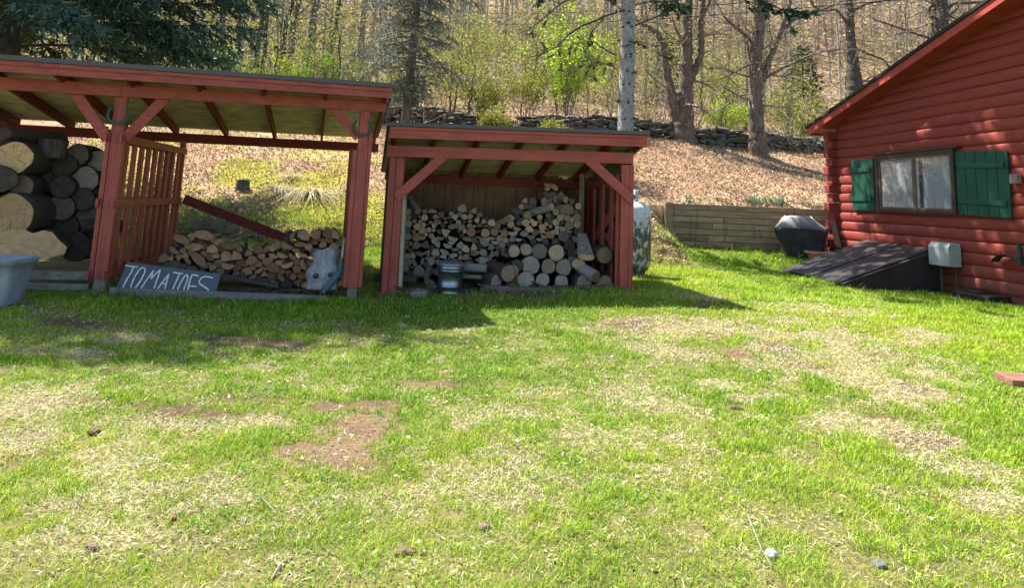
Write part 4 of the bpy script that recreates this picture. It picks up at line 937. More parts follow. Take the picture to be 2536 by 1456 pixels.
# weathered stump piece with two knots
def driftwood():
    m, n, b = M('weathered_grey_wood', .8); g = noise(n, 1, 7, coord(n, (22, 22, 2.6)), .7, .8)
    n.links.new(ramp(n, g, [(.3, (.12, .125, .13)), (.7, (.40, .415, .43))]), b.inputs['Base Color']); bump(n, b, g, .8, .02); return m
DW = driftwood(); SC = LP(797, 714, .60)
KN = [(-.10, .17), (.085, .19)]
vs = []; NA, NK = 34, 22; rr = random.Random(4)
for k in range(NK+1):
    zz = k/NK*.49; w = .185 + .03*math.sin(zz*9+.6) - .02*math.sin(zz*23)
    for i in range(NA):
        a = 2*math.pi*i/NA; x = w*math.copysign(abs(math.cos(a))**.7, math.cos(a)); yv = .11*math.copysign(abs(math.sin(a))**.7, math.sin(a))
        if math.sin(a) < 0:
            for kx, kz in KN:
                d = math.hypot(x-kx, (zz-kz)); yv -= .075*math.exp(-(d/.06)**2) - .07*math.exp(-(d/.026)**2)
            yv -= .03*math.exp(-((zz-.03)/.07)**2) - .018*math.sin(x*60)*.25
        top = .025*math.sin(x*13+1)+.008*math.sin(x*47) if k == NK else 0
        vs.append(tuple(SC + SUD*(x+.03*zz) + SNB*yv + V3((0, 0, zz+top))))
fs = [(k*NA+i, k*NA+(i+1) % NA, (k+1)*NA+(i+1) % NA, (k+1)*NA+i) for k in range(NK) for i in range(NA)]
mb = MB(); mb.add(vs, fs, 0, True); mb.add(vs[-NA:], [tuple(range(NA))], 0); wst = mb.build('weathered_stump', DW, org=SC); tag(wst, 'silvery weathered stump chunk with two dark round knots, standing in front of the split wood', 'stump')
for kx, kz in KN:
    mb = MB(); c = SC + SUD*(kx+.005) - SNB*.158 + V3((0, 0, kz)); mb.lathe(c, [(0, .012), (.018, .010), (.03, -.004), (.045, -.03)], 14, axis=Vector(-SNB)); mb.build('knot', BARKD, wst)
# shovel
sh0 = LP(853, 588, .56); sh1 = LP(847, 642, .50); sh2_ = LP(842, 670, .46); sh3 = LP(800, 727, .38)
sv = empty('shovel', sh3, 'shovel with a worn teal blade leaning at the right end post beside the weathered stump', 'shovel')
mb = MB(); mb.tube([sh0, sh1], [.018, .02], 8); mb.build('handle', woodmat('handle_wood', (.35, .28, .19), (.48, .40, .29)), sv)
TEAL = paint('worn_teal', (.07, .15, .15), .7, wear=(.2, .2, .18))
mb = MB(); mb.tube([sh1+(sh0-sh1)*.05, sh1*.7+sh2_*.3, sh2_], [.024, .03, .03], 8); mb.build('socket', TEAL, sv)
mb = MB(); d = sh3-sh2_; sd = SUD; pts = []
for q, w in ((0, .03), (.15, .05), (.7, .05), (.9, .035), (1., .01)):
    c = sh2_+d*q
    for k in (-1, -.5, 0, .5, 1): pts.append(tuple(c + sd*(w*k) - SNB*(.02*(1-k*k))))
mb.add(pts, [(i*5+j, i*5+j+1, (i+1)*5+j+1, (i+1)*5+j) for i in range(4) for j in range(4)], 0, True); o = mb.build('blade', TEAL, sv); md = o.modifiers.new('s', 'SOLIDIFY'); md.thickness = .004
# metal pail with lid
GAL, n, b = M('galvanised_steel', .32, .5, .9); f = noise(n, 22, 4, None, .6); n.links.new(ramp(n, f, [(.3, (.13, .165, .19)), (.7, (.27, .32, .355))]), b.inputs['Base Color'])
pc = P(1114, 716, 10.30); pc[2] = gz(pc[0], pc[1])-.01
pail = empty('metal_pail', pc, 'galvanised metal pail with a lid on the ground in front of the stacked firewood', 'pail')
mb = MB(); mb.lathe(pc, [(0, .012), (.148, .012), (.152, 0), (.158, .0), (.158, .02), (.154, .03), (.160, .09), (.166, .095), (.166, .105), (.162, .11), (.178, .30), (.184, .305), (.184, .318), (.180, .323), (.181, .335), (.187, .34), (.187, .353), (.183, .36), (.188, .40), (.196, .405)], 40); mb.build('body', GAL, pail)
LID, n, b = M('dull_lid_metal', .5, .5, .6); n.links.new(ramp(n, noise(n, 16, 5), [(.3, (.12, .15, .165)), (.7, (.22, .26, .28))]), b.inputs['Base Color'])
mb = MB(); mb.lathe(pc, [(.204, .385), (.206, .408), (.20, .414), (.17, .428), (.12, .440), (.06, .446), (0, .448)], 40); lid = mb.build('lid', LID, pail)
mb = MB(); mb.tube([pc+V3((-.05, -.0, .445)), pc+V3((-.04, 0, .475)), pc+V3((.04, 0, .475)), pc+V3((.05, 0, .445))], .006, 6); mb.build('handle', GAL, lid)
for sg in (-1, 1):
    mb = MB(); c = pc+V3((sg*.182, -.04, .335)); mb.tube([c+V3((0, -.035, .02)), c+V3((sg*.02, -.03, -.03)), c+V3((sg*.022, .03, -.03)), c+V3((0, .035, .02))], .005, 6); mb.build('ear', GAL, pail)
# loose stones and sticks
def stonemat():
    m, n, b = M('field_stone', .9); f = noise(n, 5, 7, None, .7); g = noise(n, 3, 5, None, .7)
    k = ramp(n, f, [(.3, (.06, .06, .055)), (.7, (.24, .23, .21))]); k = mix(n, mth(n, 'MULTIPLY', ramp(n, g, [(.55, (0, 0, 0)), (.62, (1, 1, 1))]), .6), k, (.12, .135, .06))
    n.links.new(k, b.inputs['Base Color']); bump(n, b, f, .8, .03); return m
STONE = stonemat()
def blob(c, sx, sy, sz, seed, nl=7, na=12, flat=.7):
    r = random.Random(seed); ph = [r.uniform(0, 6.3) for _ in range(6)]; vs = []
    for k in range(nl+1):
        t = math.pi*k/nl
        for i in range(na):
            a = 2*math.pi*i/na; d = 1+.13*math.sin(2*a+ph[0])*math.sin(t)+.10*math.sin(3*a+ph[1]+t*2)+.09*math.sin(4*t+ph[2]+a)+r.uniform(-.05, .05)
            q = V3((math.copysign(abs(math.sin(t)*math.cos(a))**flat, math.sin(t)*math.cos(a)), math.copysign(abs(math.sin(t)*math.sin(a))**flat, math.sin(t)*math.sin(a)), math.copysign(abs(math.cos(t))**flat, math.cos(t))))
            vs.append((q[0]*sx*d, q[1]*sy*d, q[2]*sz*d))
    return vs, [(k*na+i, (k+1)*na+i, (k+1)*na+(i+1) % na, k*na+(i+1) % na) for k in range(nl) for i in range(na)]
def stone(u, v, sx, sy, sz, seed, label, cat='stone', mat_=None, name='stone'):
    p = V3(hit(u, v)); cl_ = name not in ('stone', 'pebble'); vs, fs = blob(p, sx, sy, sz*(.7 if cl_ else 1), seed, 9 if cl_ else 7, 16 if cl_ else 12, 1. if cl_ else .7)
    if cl_: rq = random.Random(seed); vs = [tuple(c_*(1+rq.uniform(-.22, .22)) for c_ in q) for q in vs]
    mb = MB(); mb.add([p+V3(q)+V3((0, 0, sz*.6)) for q in vs], fs, 0, True)
    return tag(mb.build(name, mat_ or STONE, org=p), label, cat)
stone(1038, 737, .115, .09, .065, 1, 'rounded grey field stone lying in the grass at the left post of the woodshed')
WH, n, b = M('chalky_white', .9); n.links.new(ramp(n, noise(n, 60, 4), [(.35, (.30, .26, .22)), (.6, (.62, .58, .53))]), b.inputs['Base Color'])
stone(1910, 1385, .028, .024, .03, 3, 'small crumpled white scrap lying in the foreground grass', 'scrap', WH, 'white_scrap')
CLOD = woodmat('earth_clod', (.10, .065, .045), (.24, .17, .11), gs=(30, 30, 30))
stone(1200, 1318, .032, .026, .03, 5, 'burnt looking lump with a pale orange side in the foreground grass', 'lump', woodmat('burnt_lump', (.03, .03, .03), (.5, .33, .24), gs=(20, 20, 20)), 'charred_lump')
stone(1002, 1372, .05, .03, .02, 6, 'curled brown bark chip in the foreground grass left of the charred lump', 'bark chip', CLOD, 'bark_chip')
stone(233, 1078, .035, .03, .03, 7, 'dark earth clod on the worn straw patch at the left', 'clod', CLOD, 'earth_clod')
stone(1822, 1014, .042, .034, .02, 8, 'brown earth clod in the grass left of the worn stripes', 'clod', CLOD, 'earth_clod')
stone(228, 1365, .03, .022, .022, 9, 'dark clod in the grass near the bottom left', 'clod', CLOD, 'earth_clod')
stone(425, 1290, .022, .022, .02, 10, 'small reddish clod in the grass at the lower left', 'clod', CLOD, 'earth_clod')
stone(2180, 1408, .03, .024, .02, 12, 'grey stone half hidden in grass at the lower right', 'stone')
for i, (x, y) in enumerate(((765, 1122), (780, 1132), (800, 1118), (830, 1128), (862, 1122), (858, 1135), (810, 1130), (900, 1128), (785, 1112), (845, 1118), (730, 1070), (755, 1060), (925, 1068), (870, 1080), (745, 1135))):
    stone(x, y, .011+.004*(i % 3), .009, .005, 40+i, 'small pale pebble on the bare reddish earth patch', 'pebble', WH if i % 2 else STONE, 'pebble')['group'] = 'pebbles on the bare earth patch'
def stick(pts, rad, label, mat_=TWIG):
    q = [V3(hit(u, v))+V3((0, 0, .035+.01*(i % 2))) for i, (u, v) in enumerate(pts)]; mb = MB(); q = [a+V3((0, 0, -.018)) for a in q]; mb.tube(q, [rad*.62*(1-.5*i/len(q)) for i in range(len(q))], 6); tag(mb.build('stick', mat_, org=q[0]), label, 'stick')
PALE = woodmat('pale_stick', (.20, .17, .13), (.36, .31, .25))
stick([(905, 1130), (950, 1120), (1005, 1108)], .006, 'grey stick beside the bare earth patch, nearest the camera of two', PALE)
stick([(1035, 1105), (1080, 1100), (1118, 1090)], .006, 'grey stick in the grass right of the bare earth patch', PALE)
stick([(1852, 1285), (1868, 1330), (1888, 1375), (1912, 1420)], .006, 'long straw coloured stalk beside the white scrap', PALE)
stick([(640, 1235), (662, 1262), (690, 1288)], .006, 'grey twig in the grass below the bare earth patch', PALE)
stick([(668, 1452), (690, 1420), (714, 1395)], .009, 'weathered pale stick in the grass at the bottom edge', PALE)
stick([(1890, 995), (1935, 1004)], .008, 'short grey stick on the straw stripe at the right', PALE)
stick([(560, 1210), (600, 1180), (640, 1160)], .004, 'thin dry stalk lying left of the grey twig', PALE)
# broken bark and wood on the woodshed floor
mb = MB(); rr = random.Random(14)
for i in range(70):
    x = rr.uniform(-1.35, 1.3); yv = rr.uniform(10.25, 10.5); p = Vector((x, yv, gz(x, yv)+rr.uniform(.0, .035))); d = Vector((rr.uniform(-1, 1), rr.uniform(-.5, .5), rr.uniform(-.1, .15))).normalized()
    mb.bar(p, p+d*rr.uniform(.05, .28), rr.uniform(.02, .06), .015)
tag(mb.build('bark_scraps', BARKD, org=(0, 10.3, .35)), 'bark scraps and wood chips strewn on the woodshed floor', 'bark scraps', kind='stuff')
mb = MB()
for i in range(60):
    p = LS(rr.uniform(.5, 2.6), rr.uniform(.45, .85), 0); p[2] = gz(p[0], p[1])+rr.uniform(.01, .05); d = Vector((rr.uniform(-1, 1), rr.uniform(-.6, .6), rr.uniform(-.1, .15))).normalized()
    mb.bar(p, Vector(p)+d*rr.uniform(.05, .22), rr.uniform(.02, .06), .014)
tag(mb.build('bark_scraps', BARKD, org=LS(1.5, .6, .3)), 'dark bark scraps on the ground below the split firewood', 'bark scraps', kind='stuff')
mb = MB(); q = [P(*R7(470, 1040), 10.45), P(*R7(440, 1120), 10.42), P(*R7(425, 1200), 10.4), P(*R7(460, 1280), 10.36), P(*R7(560, 1300), 10.30)]; mb.tube(q, [.05, .045, .042, .045, .04], 9); mb.tube([q[2], P(*R7(500, 1240), 10.33), P(*R7(540, 1305), 10.3)], [.035, .035, .03], 8)
tag(mb.build('crooked_root', LOGBARK, org=q[3]), 'crooked dark root piece standing left of the metal pail', 'root')
# propane tank
def tankmat():
    m, n, b = M('stained_white_paint', .45); f = noise(n, 11, 9, coord(n, (1, 1, .55)), .8, .8)
    c = N(n, 'ShaderNodeTexCoord'); s = N(n, 'ShaderNodeSeparateXYZ'); n.links.new(c.outputs['Object'], s.inputs[0])
    lo = N(n, 'ShaderNodeMapRange'); n.links.new(s.outputs[2], lo.inputs[0]); lo.inputs[1].default_value = 1.18; lo.inputs[2].default_value = .72; lo.inputs[3].default_value = -.12; lo.inputs[4].default_value = .05
    w = ramp(n, mth(n, 'ADD', f, lo.outputs[0]), [(.47, (0, 0, 0)), (.545, (1, 1, 1))])
    k = mix(n, w, (.62, .68, .68), (.045, .045, .04)); k = mix(n, mth(n, 'MULTIPLY', noise(n, 30, 5), .25), k, (.3, .3, .27))
    n.links.new(k, b.inputs['Base Color']); return m
TKM = tankmat(); tc = V3((2.035, 12.3, gz(2.03, 12.3)-.02))
tank = empty('propane_tank', tc, 'upright pale propane tank streaked with black grime behind the right post of the woodshed', 'propane tank')
mb = MB(); mb.lathe(tc, [(0, .06), (.2, .07), (.31, .12), (.36, .20), (.375, .28), (.375, .60), (.377, .605), (.377, .615), (.375, .62), (.375, 1.02), (.355, 1.12), (.29, 1.19), (.2, 1.225), (.0, 1.24)], 48); mb.build('body', TKM, tank)
mb = MB(); mb.lathe(tc, [(.26, 0), (.28, 0), (.28, .12), (.26, .12)], 32); mb.build('foot_ring', TKM, tank)
CL, n, b = M('pale_collar', .5); b.inputs['Base Color'].default_value = (.5, .54, .54, 1)
mb = MB(); na = 40; vs = []; fs = []
for zz in (1.20, 1.43):
    for k in range(na): a = 2*math.pi*k/na; vs.append(tc+V3((.155*math.cos(a), .155*math.sin(a), zz)))
for k in range(na):
    if k in (30, 31, 32): continue
    fs.append((k, (k+1) % na, na+(k+1) % na, na+k))
mb.add(vs, fs, 0, True); o = mb.build('collar', CL, tank); md = o.modifiers.new('s', 'SOLIDIFY'); md.thickness = .008
mb = MB(); mb.lathe(tc+V3((0, 0, 1.235)), [(.03, 0), (.03, .1), (.015, .1), (.015, .15), (0, .15)], 12); mb.build('valve', GAL, tank)
mb = MB(); c = tc+V3((.17, -.2, 1.18)); mb.tube([c+V3((-.05, 0, .0)), c+V3((-.04, -.01, .06)), c+V3((.04, -.01, .05)), c+V3((.06, -.02, -.02))], .012, 7); mb.build('lifting_lug', CL, tank)
# timber retaining wall
def timber():
    m, n, b = M('retaining_timber', .85); g = noise(n, 1, 6, coord(n, (2, 20, 26)), .65, .5); s = noise(n, 1, 6, coord(n, (9, 9, 1.4)), .7)
    k = ramp(n, g, [(.3, (.19, .125, .07)), (.7, (.42, .31, .185))]); k = mix(n, mth(n, 'MULTIPLY', ramp(n, s, [(.56, (0, 0, 0)), (.70, (1, 1, 1))]), .8), k, (.045, .04, .03))
    h = N(n, 'ShaderNodeHueSaturation'); n.links.new(k, h.inputs['Color']); n.links.new(mth(n, 'ADD', mth(n, 'MULTIPLY', rnd(n), .5), .75), h.inputs['Value']); n.links.new(h.outputs[0], b.inputs['Base Color']); bump(n, b, g, .6, .012); return m
TIM = timber(); rw = empty('retaining_wall', (5.5, 16.93, .8), 'low retaining wall of stained wooden timbers holding back the leafy bank', 'retaining wall')
rr = random.Random(3); cuts = [[4.62], [6.9], [4.98, 6.35], [4.7, 7.2], [6.6, 4.2], [4.6], [5.2, 7.0], [4.9]]
for k in range(8):
    z1 = 1.655-k*.138; xs_ = [3.80] + sorted(cuts[k]) + [9.5]
    for a, b_ in zip(xs_[:-1], xs_[1:]):
        mb = MB(); j = rr.uniform(-.010, .010); mb.box(a+.006, b_-.006, 16.84+j, 16.98, z1-.128, z1); mb.build('timber', TIM, rw, bevel=.006)
mb = MB(); mb.box(3.62, 3.795, 16.80, 16.97, .5, 1.675); mb.build('end_post', TIM, rw, bevel=.008)
# covered grill
def cloth():
    m, n, b = M('black_cover_lit_top', .75); f = noise(n, 4, 6, None, .7); g_ = N(n, 'ShaderNodeNewGeometry'); sp = N(n, 'ShaderNodeSeparateXYZ'); n.links.new(g_.outputs['Normal'], sp.inputs[0]); top_light = ramp(n, mth(n, 'ADD', sp.outputs[2], mth(n, 'MULTIPLY', f, .5)), [(.45, (0, 0, 0)), (1., (1, 1, 1))]); n.links.new(mix(n, top_light, ramp(n, f, [(.35, (.014, .014, .015)), (.75, (.05, .049, .047))]), (.24, .235, .22)), b.inputs['Base Color']); bump(n, b, noise(n, 9, 4, coord(n, (1, 1, .4)), .6), .7, .03); return m  # grey mixed onto upward faces imitates sunlight on the top of the cover
gc0 = V3((6.45, 16.15, 0)); gc0[2] = gz(6.45, 16.15)
secs = [(.0, .38, .27, .04), (.25, .43, .29, .02), (.52, .51, .315, 0), (.58, .53, .325, 0), (.62, .525, .32, 0), (.70, .42, .26, -.03), (.80, .33, .19, -.05), (.85, .28, .07, -.05)]
NA = 40; vs = []; rr = random.Random(8)
for z, hx, hy, dx in secs:
    for i in range(NA):
        a = 2*math.pi*i/NA; e = .22; x = hx*math.copysign(abs(math.cos(a))**e, math.cos(a)); yv = hy*math.copysign(abs(math.sin(a))**e, math.sin(a))
        w = 1 + (.03*math.sin(a*9+z*3) if z < .55 else .012*math.sin(a*7))
        dz = -.05*max(0, math.sin(a*5+1))*(.5 < z < .7) + .03*math.sin(a*3)*(z > .7)
        ca = math.cos(-.25); sa = math.sin(-.25); X, Y_ = x*w+dx, yv*w
        vs.append(gc0+V3((X*ca-Y_*sa, X*sa+Y_*ca, z+.02+dz)))
mb = MB(); fs = [(k*NA+i, k*NA+(i+1) % NA, (k+1)*NA+(i+1) % NA, (k+1)*NA+i) for k in range(len(secs)-1) for i in range(NA)]
mb.add(vs, fs, 0, True); mb.add(vs[-NA:], [tuple(range(NA))], 0, True); o = mb.build('covered_grill', cloth(), org=gc0); tag(o, 'grill under a black cover with sunlight painted on its top in front of the timber wall', 'grill')
# planter and leaning stake
TER, n, b = M('terracotta', .8); n.links.new(ramp(n, noise(n, 8, 5), [(.3, (.36, .15, .09)), (.7, (.52, .26, .17))]), b.inputs['Base Color'])
pp = P(2034, 637, 15.7); pp[2] = gz(pp[0], pp[1])
pl = empty('planter_bowl', pp, 'wide terracotta planter bowl on the lawn behind the cellar doors', 'planter')
mb = MB(); mb.lathe(pp, [(0, 0), (.19, 0), (.25, .10), (.30, .19), (.335, .195), (.335, .245), (.30, .25), (.28, .2), (.0, .19)], 36); mb.build('bowl', TER, pl)
SOIL = woodmat('potting_soil', (.06, .04, .03), (.13, .09, .06), gs=(30, 30, 30)); mb = MB(); mb.lathe(pp, [(0, .215), (.285, .205)], 24); mb.build('soil', SOIL, pl)
a, b_ = P(2078, 613, 15.95), P(2062, 548, 16.05); mb = MB(); mb.bar(a, b_, .11, .03, up=(0, 1, 0)); tag(mb.build('stake', GREY, org=a, bevel=.004), 'weathered board leaning upright between the covered grill and the cabin corner', 'board')
# bench corner at the right edge
BN = woodmat('bench_wood', (.16, .07, .045), (.31, .15, .10), gs=(2.5, 24, 24)); bc = P(2462, 930, 4.85)
bz = .50
def Pz(u, v, z): d = ray(u, v); return EYE + d*((z-EYE[2])/d[2])
e1 = Pz(2461, 919, bz); e2 = Pz(2513, 944, bz); ed = (e2-e1)/np.linalg.norm(e2-e1); el = V3((-ed[1], ed[0], 0)); e2 = e1+ed*.28
bn = empty('picnic_bench', (e1+el*1.)*V3((1, 1, 0))+V3((0, 0, gz(*(e1+el)[:2]))), 'corner of a reddish brown wooden bench at the right edge of the lawn', 'bench')
mb = MB(); mb.hexa([e1+V3((0, 0, -.045)), e2+V3((0, 0, -.045)), e2+el*1.9+V3((0, 0, -.045)), e1+el*1.9+V3((0, 0, -.045)), e1, e2, e2+el*1.9, e1+el*1.9]); mb.build('seat', BN, bn, bevel=.005)
for q in (.75, 1.55):
    c = e1+el*q; mb = MB(); g0 = gz(*c[:2])-.03; w4 = [c+ed*.03, c+ed*.25, c+ed*.25+el*.09, c+ed*.03+el*.09]
    mb.hexa([V3((p[0], p[1], g0)) for p in w4]+[V3((p[0], p[1], bz-.047)) for p in w4]); mb.build('leg', BN, bn, bevel=.004)
# ------------------------------------------------------------------ plants
rng = np.random.default_rng(5)
def strips(base, d, side, L, w, bend, col, name, mat_, label, **k):
    """blades: base points, upward direction d, side vector, length, width, bend vector"""
    n = len(base); m = base + d*(L*.55)[:, None] + bend*(L*.18)[:, None]; t = base + d*(L*.92)[:, None] + bend*(L*.62)[:, None]
    v = np.empty((n, 5, 3)); hw = (side*(w/2)[:, None])
    v[:, 0] = base-hw; v[:, 1] = base+hw; v[:, 2] = m+hw*.8; v[:, 3] = m-hw*.8; v[:, 4] = t
    i = np.arange(n)[:, None]*5
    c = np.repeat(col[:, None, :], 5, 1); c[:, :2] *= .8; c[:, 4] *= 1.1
    o = npmesh(name, v.reshape(-1, 3), [i+np.array([[0, 1, 2, 3]]), i+np.array([[3, 2, 4]])], [mat_], col=c.reshape(-1, 3).clip(0, 1))
    if label: tag(o, label, **k)
    return o
def scatter_lawn(dens_pts, n, y0=2.3, y1=17.0):
    ypts = np.array([q[0] for q in dens_pts]); dp = np.array([q[1] for q in dens_pts]); yy = np.linspace(y0, y1, 800)
    wgt = np.interp(yy, ypts, dp)*(1.5*yy+2.6); cdf = np.cumsum(wgt); cdf /= cdf[-1]
    y = np.interp(rng.random(n), cdf, yy); x = (rng.random(n)-.5)*(1.5*y+2.6)
    q = np.c_[x, y]-HC[:2]; s = -(q @ HD[:2]); o = q @ HN[:2]
    ok = ~((s > -.1) & (o < .02)) & ~((s > 1.0) & (s < 3.25) & (o < 1.72))
    p = np.c_[x, y]-SO[:2]; s2 = -(p @ SUD[:2]); t2 = p @ SNB[:2]
    ok &= ~((s2 > .3) & (t2 > .55) & (t2 < 4)); ok &= ~((x > -1.5) & (x < 1.6) & (y > 10.42) & (y < 11.9)); ok &= ~((x > -2.4) & (x < -1.5) & (y > 10) & (y < 12.4) & (rng.random(n) < .7))
    ok &= ~((x > 3.75) & (y > 16.83)); ok &= ~((np.abs(x+5.62) < .36) & (np.abs(y-8.12) < .22)); ok &= np.hypot(x-2.03, y-12.3) > .32
    z = height(x, y); ok &= (z-lawn(x, y) < .22+.5*rng.random(n))
    return x[ok], y[ok], z[ok]
GREENS = V3([(.075, .19, .010), (.17, .36, .012), (.30, .46, .016), (.44, .52, .035)]); STRAW = V3([(.62, .56, .34), (.42, .33, .18), (.78, .73, .52), (.46, .50, .14)])
def lushness(x, y):
    g1 = fbm(x*1.0, y*1.0, 61); g2 = fbm(x*4.2, y*4.2, 62, 3); g5 = fbm(x*11, y*11, 64, 2)
    return np.clip(.60+(g1-.5)*1.0+(g2-.5)*1.2+(g5-.5)*1.2 + .20*sst(.8, 4, x-.1*y) + .5*sst(8.2, 9.3, y)*sst(3, 1, x) - .10*sst(0, -3, x)*sst(8, 6, y), 0, 1)
# live grass
x, y, z = scatter_lawn([(2.6, 1.), (4.5, .95), (7, .62), (10, .34), (17, .13)], 1180000)
dd, st = worn(x, y); lush = lushness(x, y); g3 = fbm(x*.45, y*.45, 63)
keep = rng.random(len(x)) < np.clip((.30+.95*lush)*(1-.95*dd)*(1-.88*st), .012, 1)
x, y, z, lush, g3 = x[keep], y[keep], z[keep], lush[keep], g3[keep]
n = len(x); az = rng.random(n)*2*np.pi; ln = np.abs(rng.normal(0, .55, n))
d = np.c_[np.sin(ln)*np.cos(az), np.sin(ln)*np.sin(az), np.cos(ln)]; bend = np.c_[np.cos(az), np.sin(az), -.25+0*az]*rng.uniform(.2, 1.0, n)[:, None]
sa = az+np.pi/2+rng.normal(0, .5, n); side = np.c_[np.cos(sa), np.sin(sa), 0*sa]
tall = ((fbm(x*.9, y*2.2, 66) > .58) & (y > 8.0)) | ((fbm(x*2.6, y*2.6, 68, 3) > .60) & (y < 8))
L = rng.uniform(.012, .036, n)*(.65+.75*lush)*np.where(tall, np.where(y < 8, 1.4, 1.9), 1)*(1+.045*y); L *= np.where(rng.random(n) < .02, 2.2, 1)
w = rng.uniform(.0016, .0034, n)*(1+.2*np.maximum(y-3, 0))
k = np.clip((lush*1.7 + rng.normal(0, .75, n) + (g3-.5)*3.4), 0, 2.999); k = 2.999-k; ki = k.astype(int); kf = (k-ki)[:, None]
col = GREENS[ki]*(1-kf)+GREENS[ki+1]*kf; col *= rng.uniform(.5, 1.35, n)[:, None]
yel = rng.random(n) < .12; col[yel] = STRAW[3]*rng.uniform(.7, 1.3, yel.sum())[:, None]
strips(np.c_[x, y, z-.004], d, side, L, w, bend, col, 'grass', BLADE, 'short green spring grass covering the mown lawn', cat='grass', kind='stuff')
# dead thatch lying between
x, y, z = scatter_lawn([(2.6, 1.), (4.5, .85), (7, .5), (10, .26), (17, .08)], 920000)
dd, st = worn(x, y); lush = lushness(x, y); g4 = fbm(x*6.1, y*6.1, 67, 3)
dry = np.clip(.35-.52*lush+(g4-.5)*1.15 + 1.2*st - .45*dd, .03, 1)
keep = rng.random(len(x)) < dry; x, y, z, st = x[keep], y[keep], z[keep], st[keep]; n = len(x); az = rng.random(n)*2*np.pi; ln = rng.uniform(.7, 1.5, n)
d = np.c_[np.sin(ln)*np.cos(az), np.sin(ln)*np.sin(az), np.cos(ln)]; bend = np.c_[np.cos(az+.5), np.sin(az+.5), -.35+0*az]*.5
sa = az+np.pi/2; tl_ = rng.normal(0, .6, n); side = np.c_[np.cos(sa)*np.cos(tl_), np.sin(sa)*np.cos(tl_), np.sin(tl_)]
L = rng.uniform(.010, .036, n)*(1+.04*y); w = rng.uniform(.0016, .0034, n)*(1+.2*np.maximum(y-3, 0)); wide = rng.random(n) < .06; w[wide] *= 3.; L[wide] *= .7
ci = rng.choice(4, n, p=[.38, .18, .26, .18]); col = STRAW[ci]*rng.uniform(.45, 1.2, n)[:, None]
strips(np.c_[x, y, z+rng.uniform(.001, .014, n)], d, side, L, w, bend, col, 'dead_grass', BLADE, 'straw coloured dead thatch lying among the green grass', cat='dead grass', kind='stuff')
def flakes(c, size, flat, col, name, mat_, label, asp=.65, **k):
    """curled leaf-like quads"""
    n = len(c); az = rng.random(n)*2*np.pi; t1 = rng.normal(0, flat, n); t2 = rng.normal(0, flat, n)
    a = np.c_[np.cos(az)*np.cos(t1), np.sin(az)*np.cos(t1), np.sin(t1)]; b0 = np.c_[-np.sin(az)*np.cos(t2), np.cos(az)*np.cos(t2), np.sin(t2)]
    s = size[:, None]; v = np.empty((n, 4, 3)); lift = np.zeros((n, 3)); lift[:, 2] = size*rng.uniform(-.3, .5, n)
    v[:, 0] = c-a*s*.5; v[:, 1] = c-b0*s*asp*.5+lift*.4; v[:, 2] = c+a*s*.5; v[:, 3] = c+b0*s*asp*.5+lift*.4
    i = np.arange(n)[:, None]*4; cc = np.repeat(col[:, None, :], 4, 1).reshape(-1, 3).clip(0, 1)
    o = npmesh(name, v.reshape(-1, 3), [i+np.array([[0, 1, 2]]), i+np.array([[0, 2, 3]])], [mat_], col=cc)
    if label: tag(o, label, **k)
    return o
x, y, z = scatter_lawn([(2.6, 1.), (5, .8), (8, .4), (13, .15)], 60000)
dd, st = worn(x, y); cl = fbm(x*2.2, y*2.2, 81, 3); keep = rng.random(len(x)) < sst(.48, .62, cl)*(1-dd)*(1-.8*st)+.04; x, y, z = x[keep], y[keep], z[keep]; n = len(x)
flakes(np.c_[x, y, z+rng.uniform(.006, .022, n)], rng.uniform(.008, .019, n)*(1+.05*y), .45, V3([(.10, .25, .03), (.14, .31, .05), (.07, .18, .03), (.2, .33, .06)])[rng.integers(0, 4, n)]*rng.uniform(.7, 1.25, n)[:, None], 'clover', BLADE, 'small clover and weed leaves spread through the lawn', asp=.85, cat='clover', kind='stuff')
x, y, z = scatter_lawn([(2.6, .6), (5, .7), (9, 1.), (13, .5)], 2600); n = len(x)
flakes(np.c_[x, y, z+rng.uniform(.008, .02, n)], rng.uniform(.012, .035, n)*(1+.04*y), .5, V3([(.5, .42, .33), (.62, .56, .46), (.33, .2, .12), (.24, .16, .1)])[rng.integers(0, 4, n)], 'fallen_leaves', LITTER, 'scattered dry leaf scraps on the lawn', cat='fallen leaves', kind='stuff')
# leaf litter on the bank and hillside
def bankpts(n, y0, y1, xm=.8, x0=None):
    y = y0+(y1-y0)*rng.random(n)**1.3; x = (rng.random(n)-.5)*2*(xm*y+2)
    z = height(x, y); ok = (z-lawn(x, y) > .06) | (y > 17); ok &= ~((y < 17.05) & (x > 3.55))
    q = np.c_[x, y]-HC[:2]; ok &= ~((-(q @ HD[:2]) > -.3) & ((q @ HN[:2]) < .1))
    return x[ok], y[ok], z[ok]
LC = V3([(.46, .32, .20), (.58, .44, .30), (.34, .195, .115), (.16, .095, .06), (.44, .25, .155), (.70, .58, .44)])
x, y, z = bankpts(210000, 12.9, 28)
mo = sst(.34, .54, fbm(x*.9+3, y*.9, 41))*sst(1.5, -1, x+.25*(y-15))
kp = rng.random(len(x)) < 1-.72*mo; x, y, z = x[kp], y[kp], z[kp]; n = len(x)
flakes(np.c_[x, y, z+rng.uniform(0, .05, n)], rng.uniform(.024, .078, n)*(.7+.02*y), .75, LC[rng.choice(6, n, p=[.22, .2, .19, .16, .14, .09])]*(rng.uniform(.6, 1.15, n)*(.62+.76*fbm(x*1.6, y*1.6, 83, 4)))[:, None], 'leaf_litter', LITTER, 'dry tan and brown leaf litter covering the bank', cat='leaf litter', kind='stuff')
x, y, z = bankpts(60000, 25, 75, .78); n = len(x)
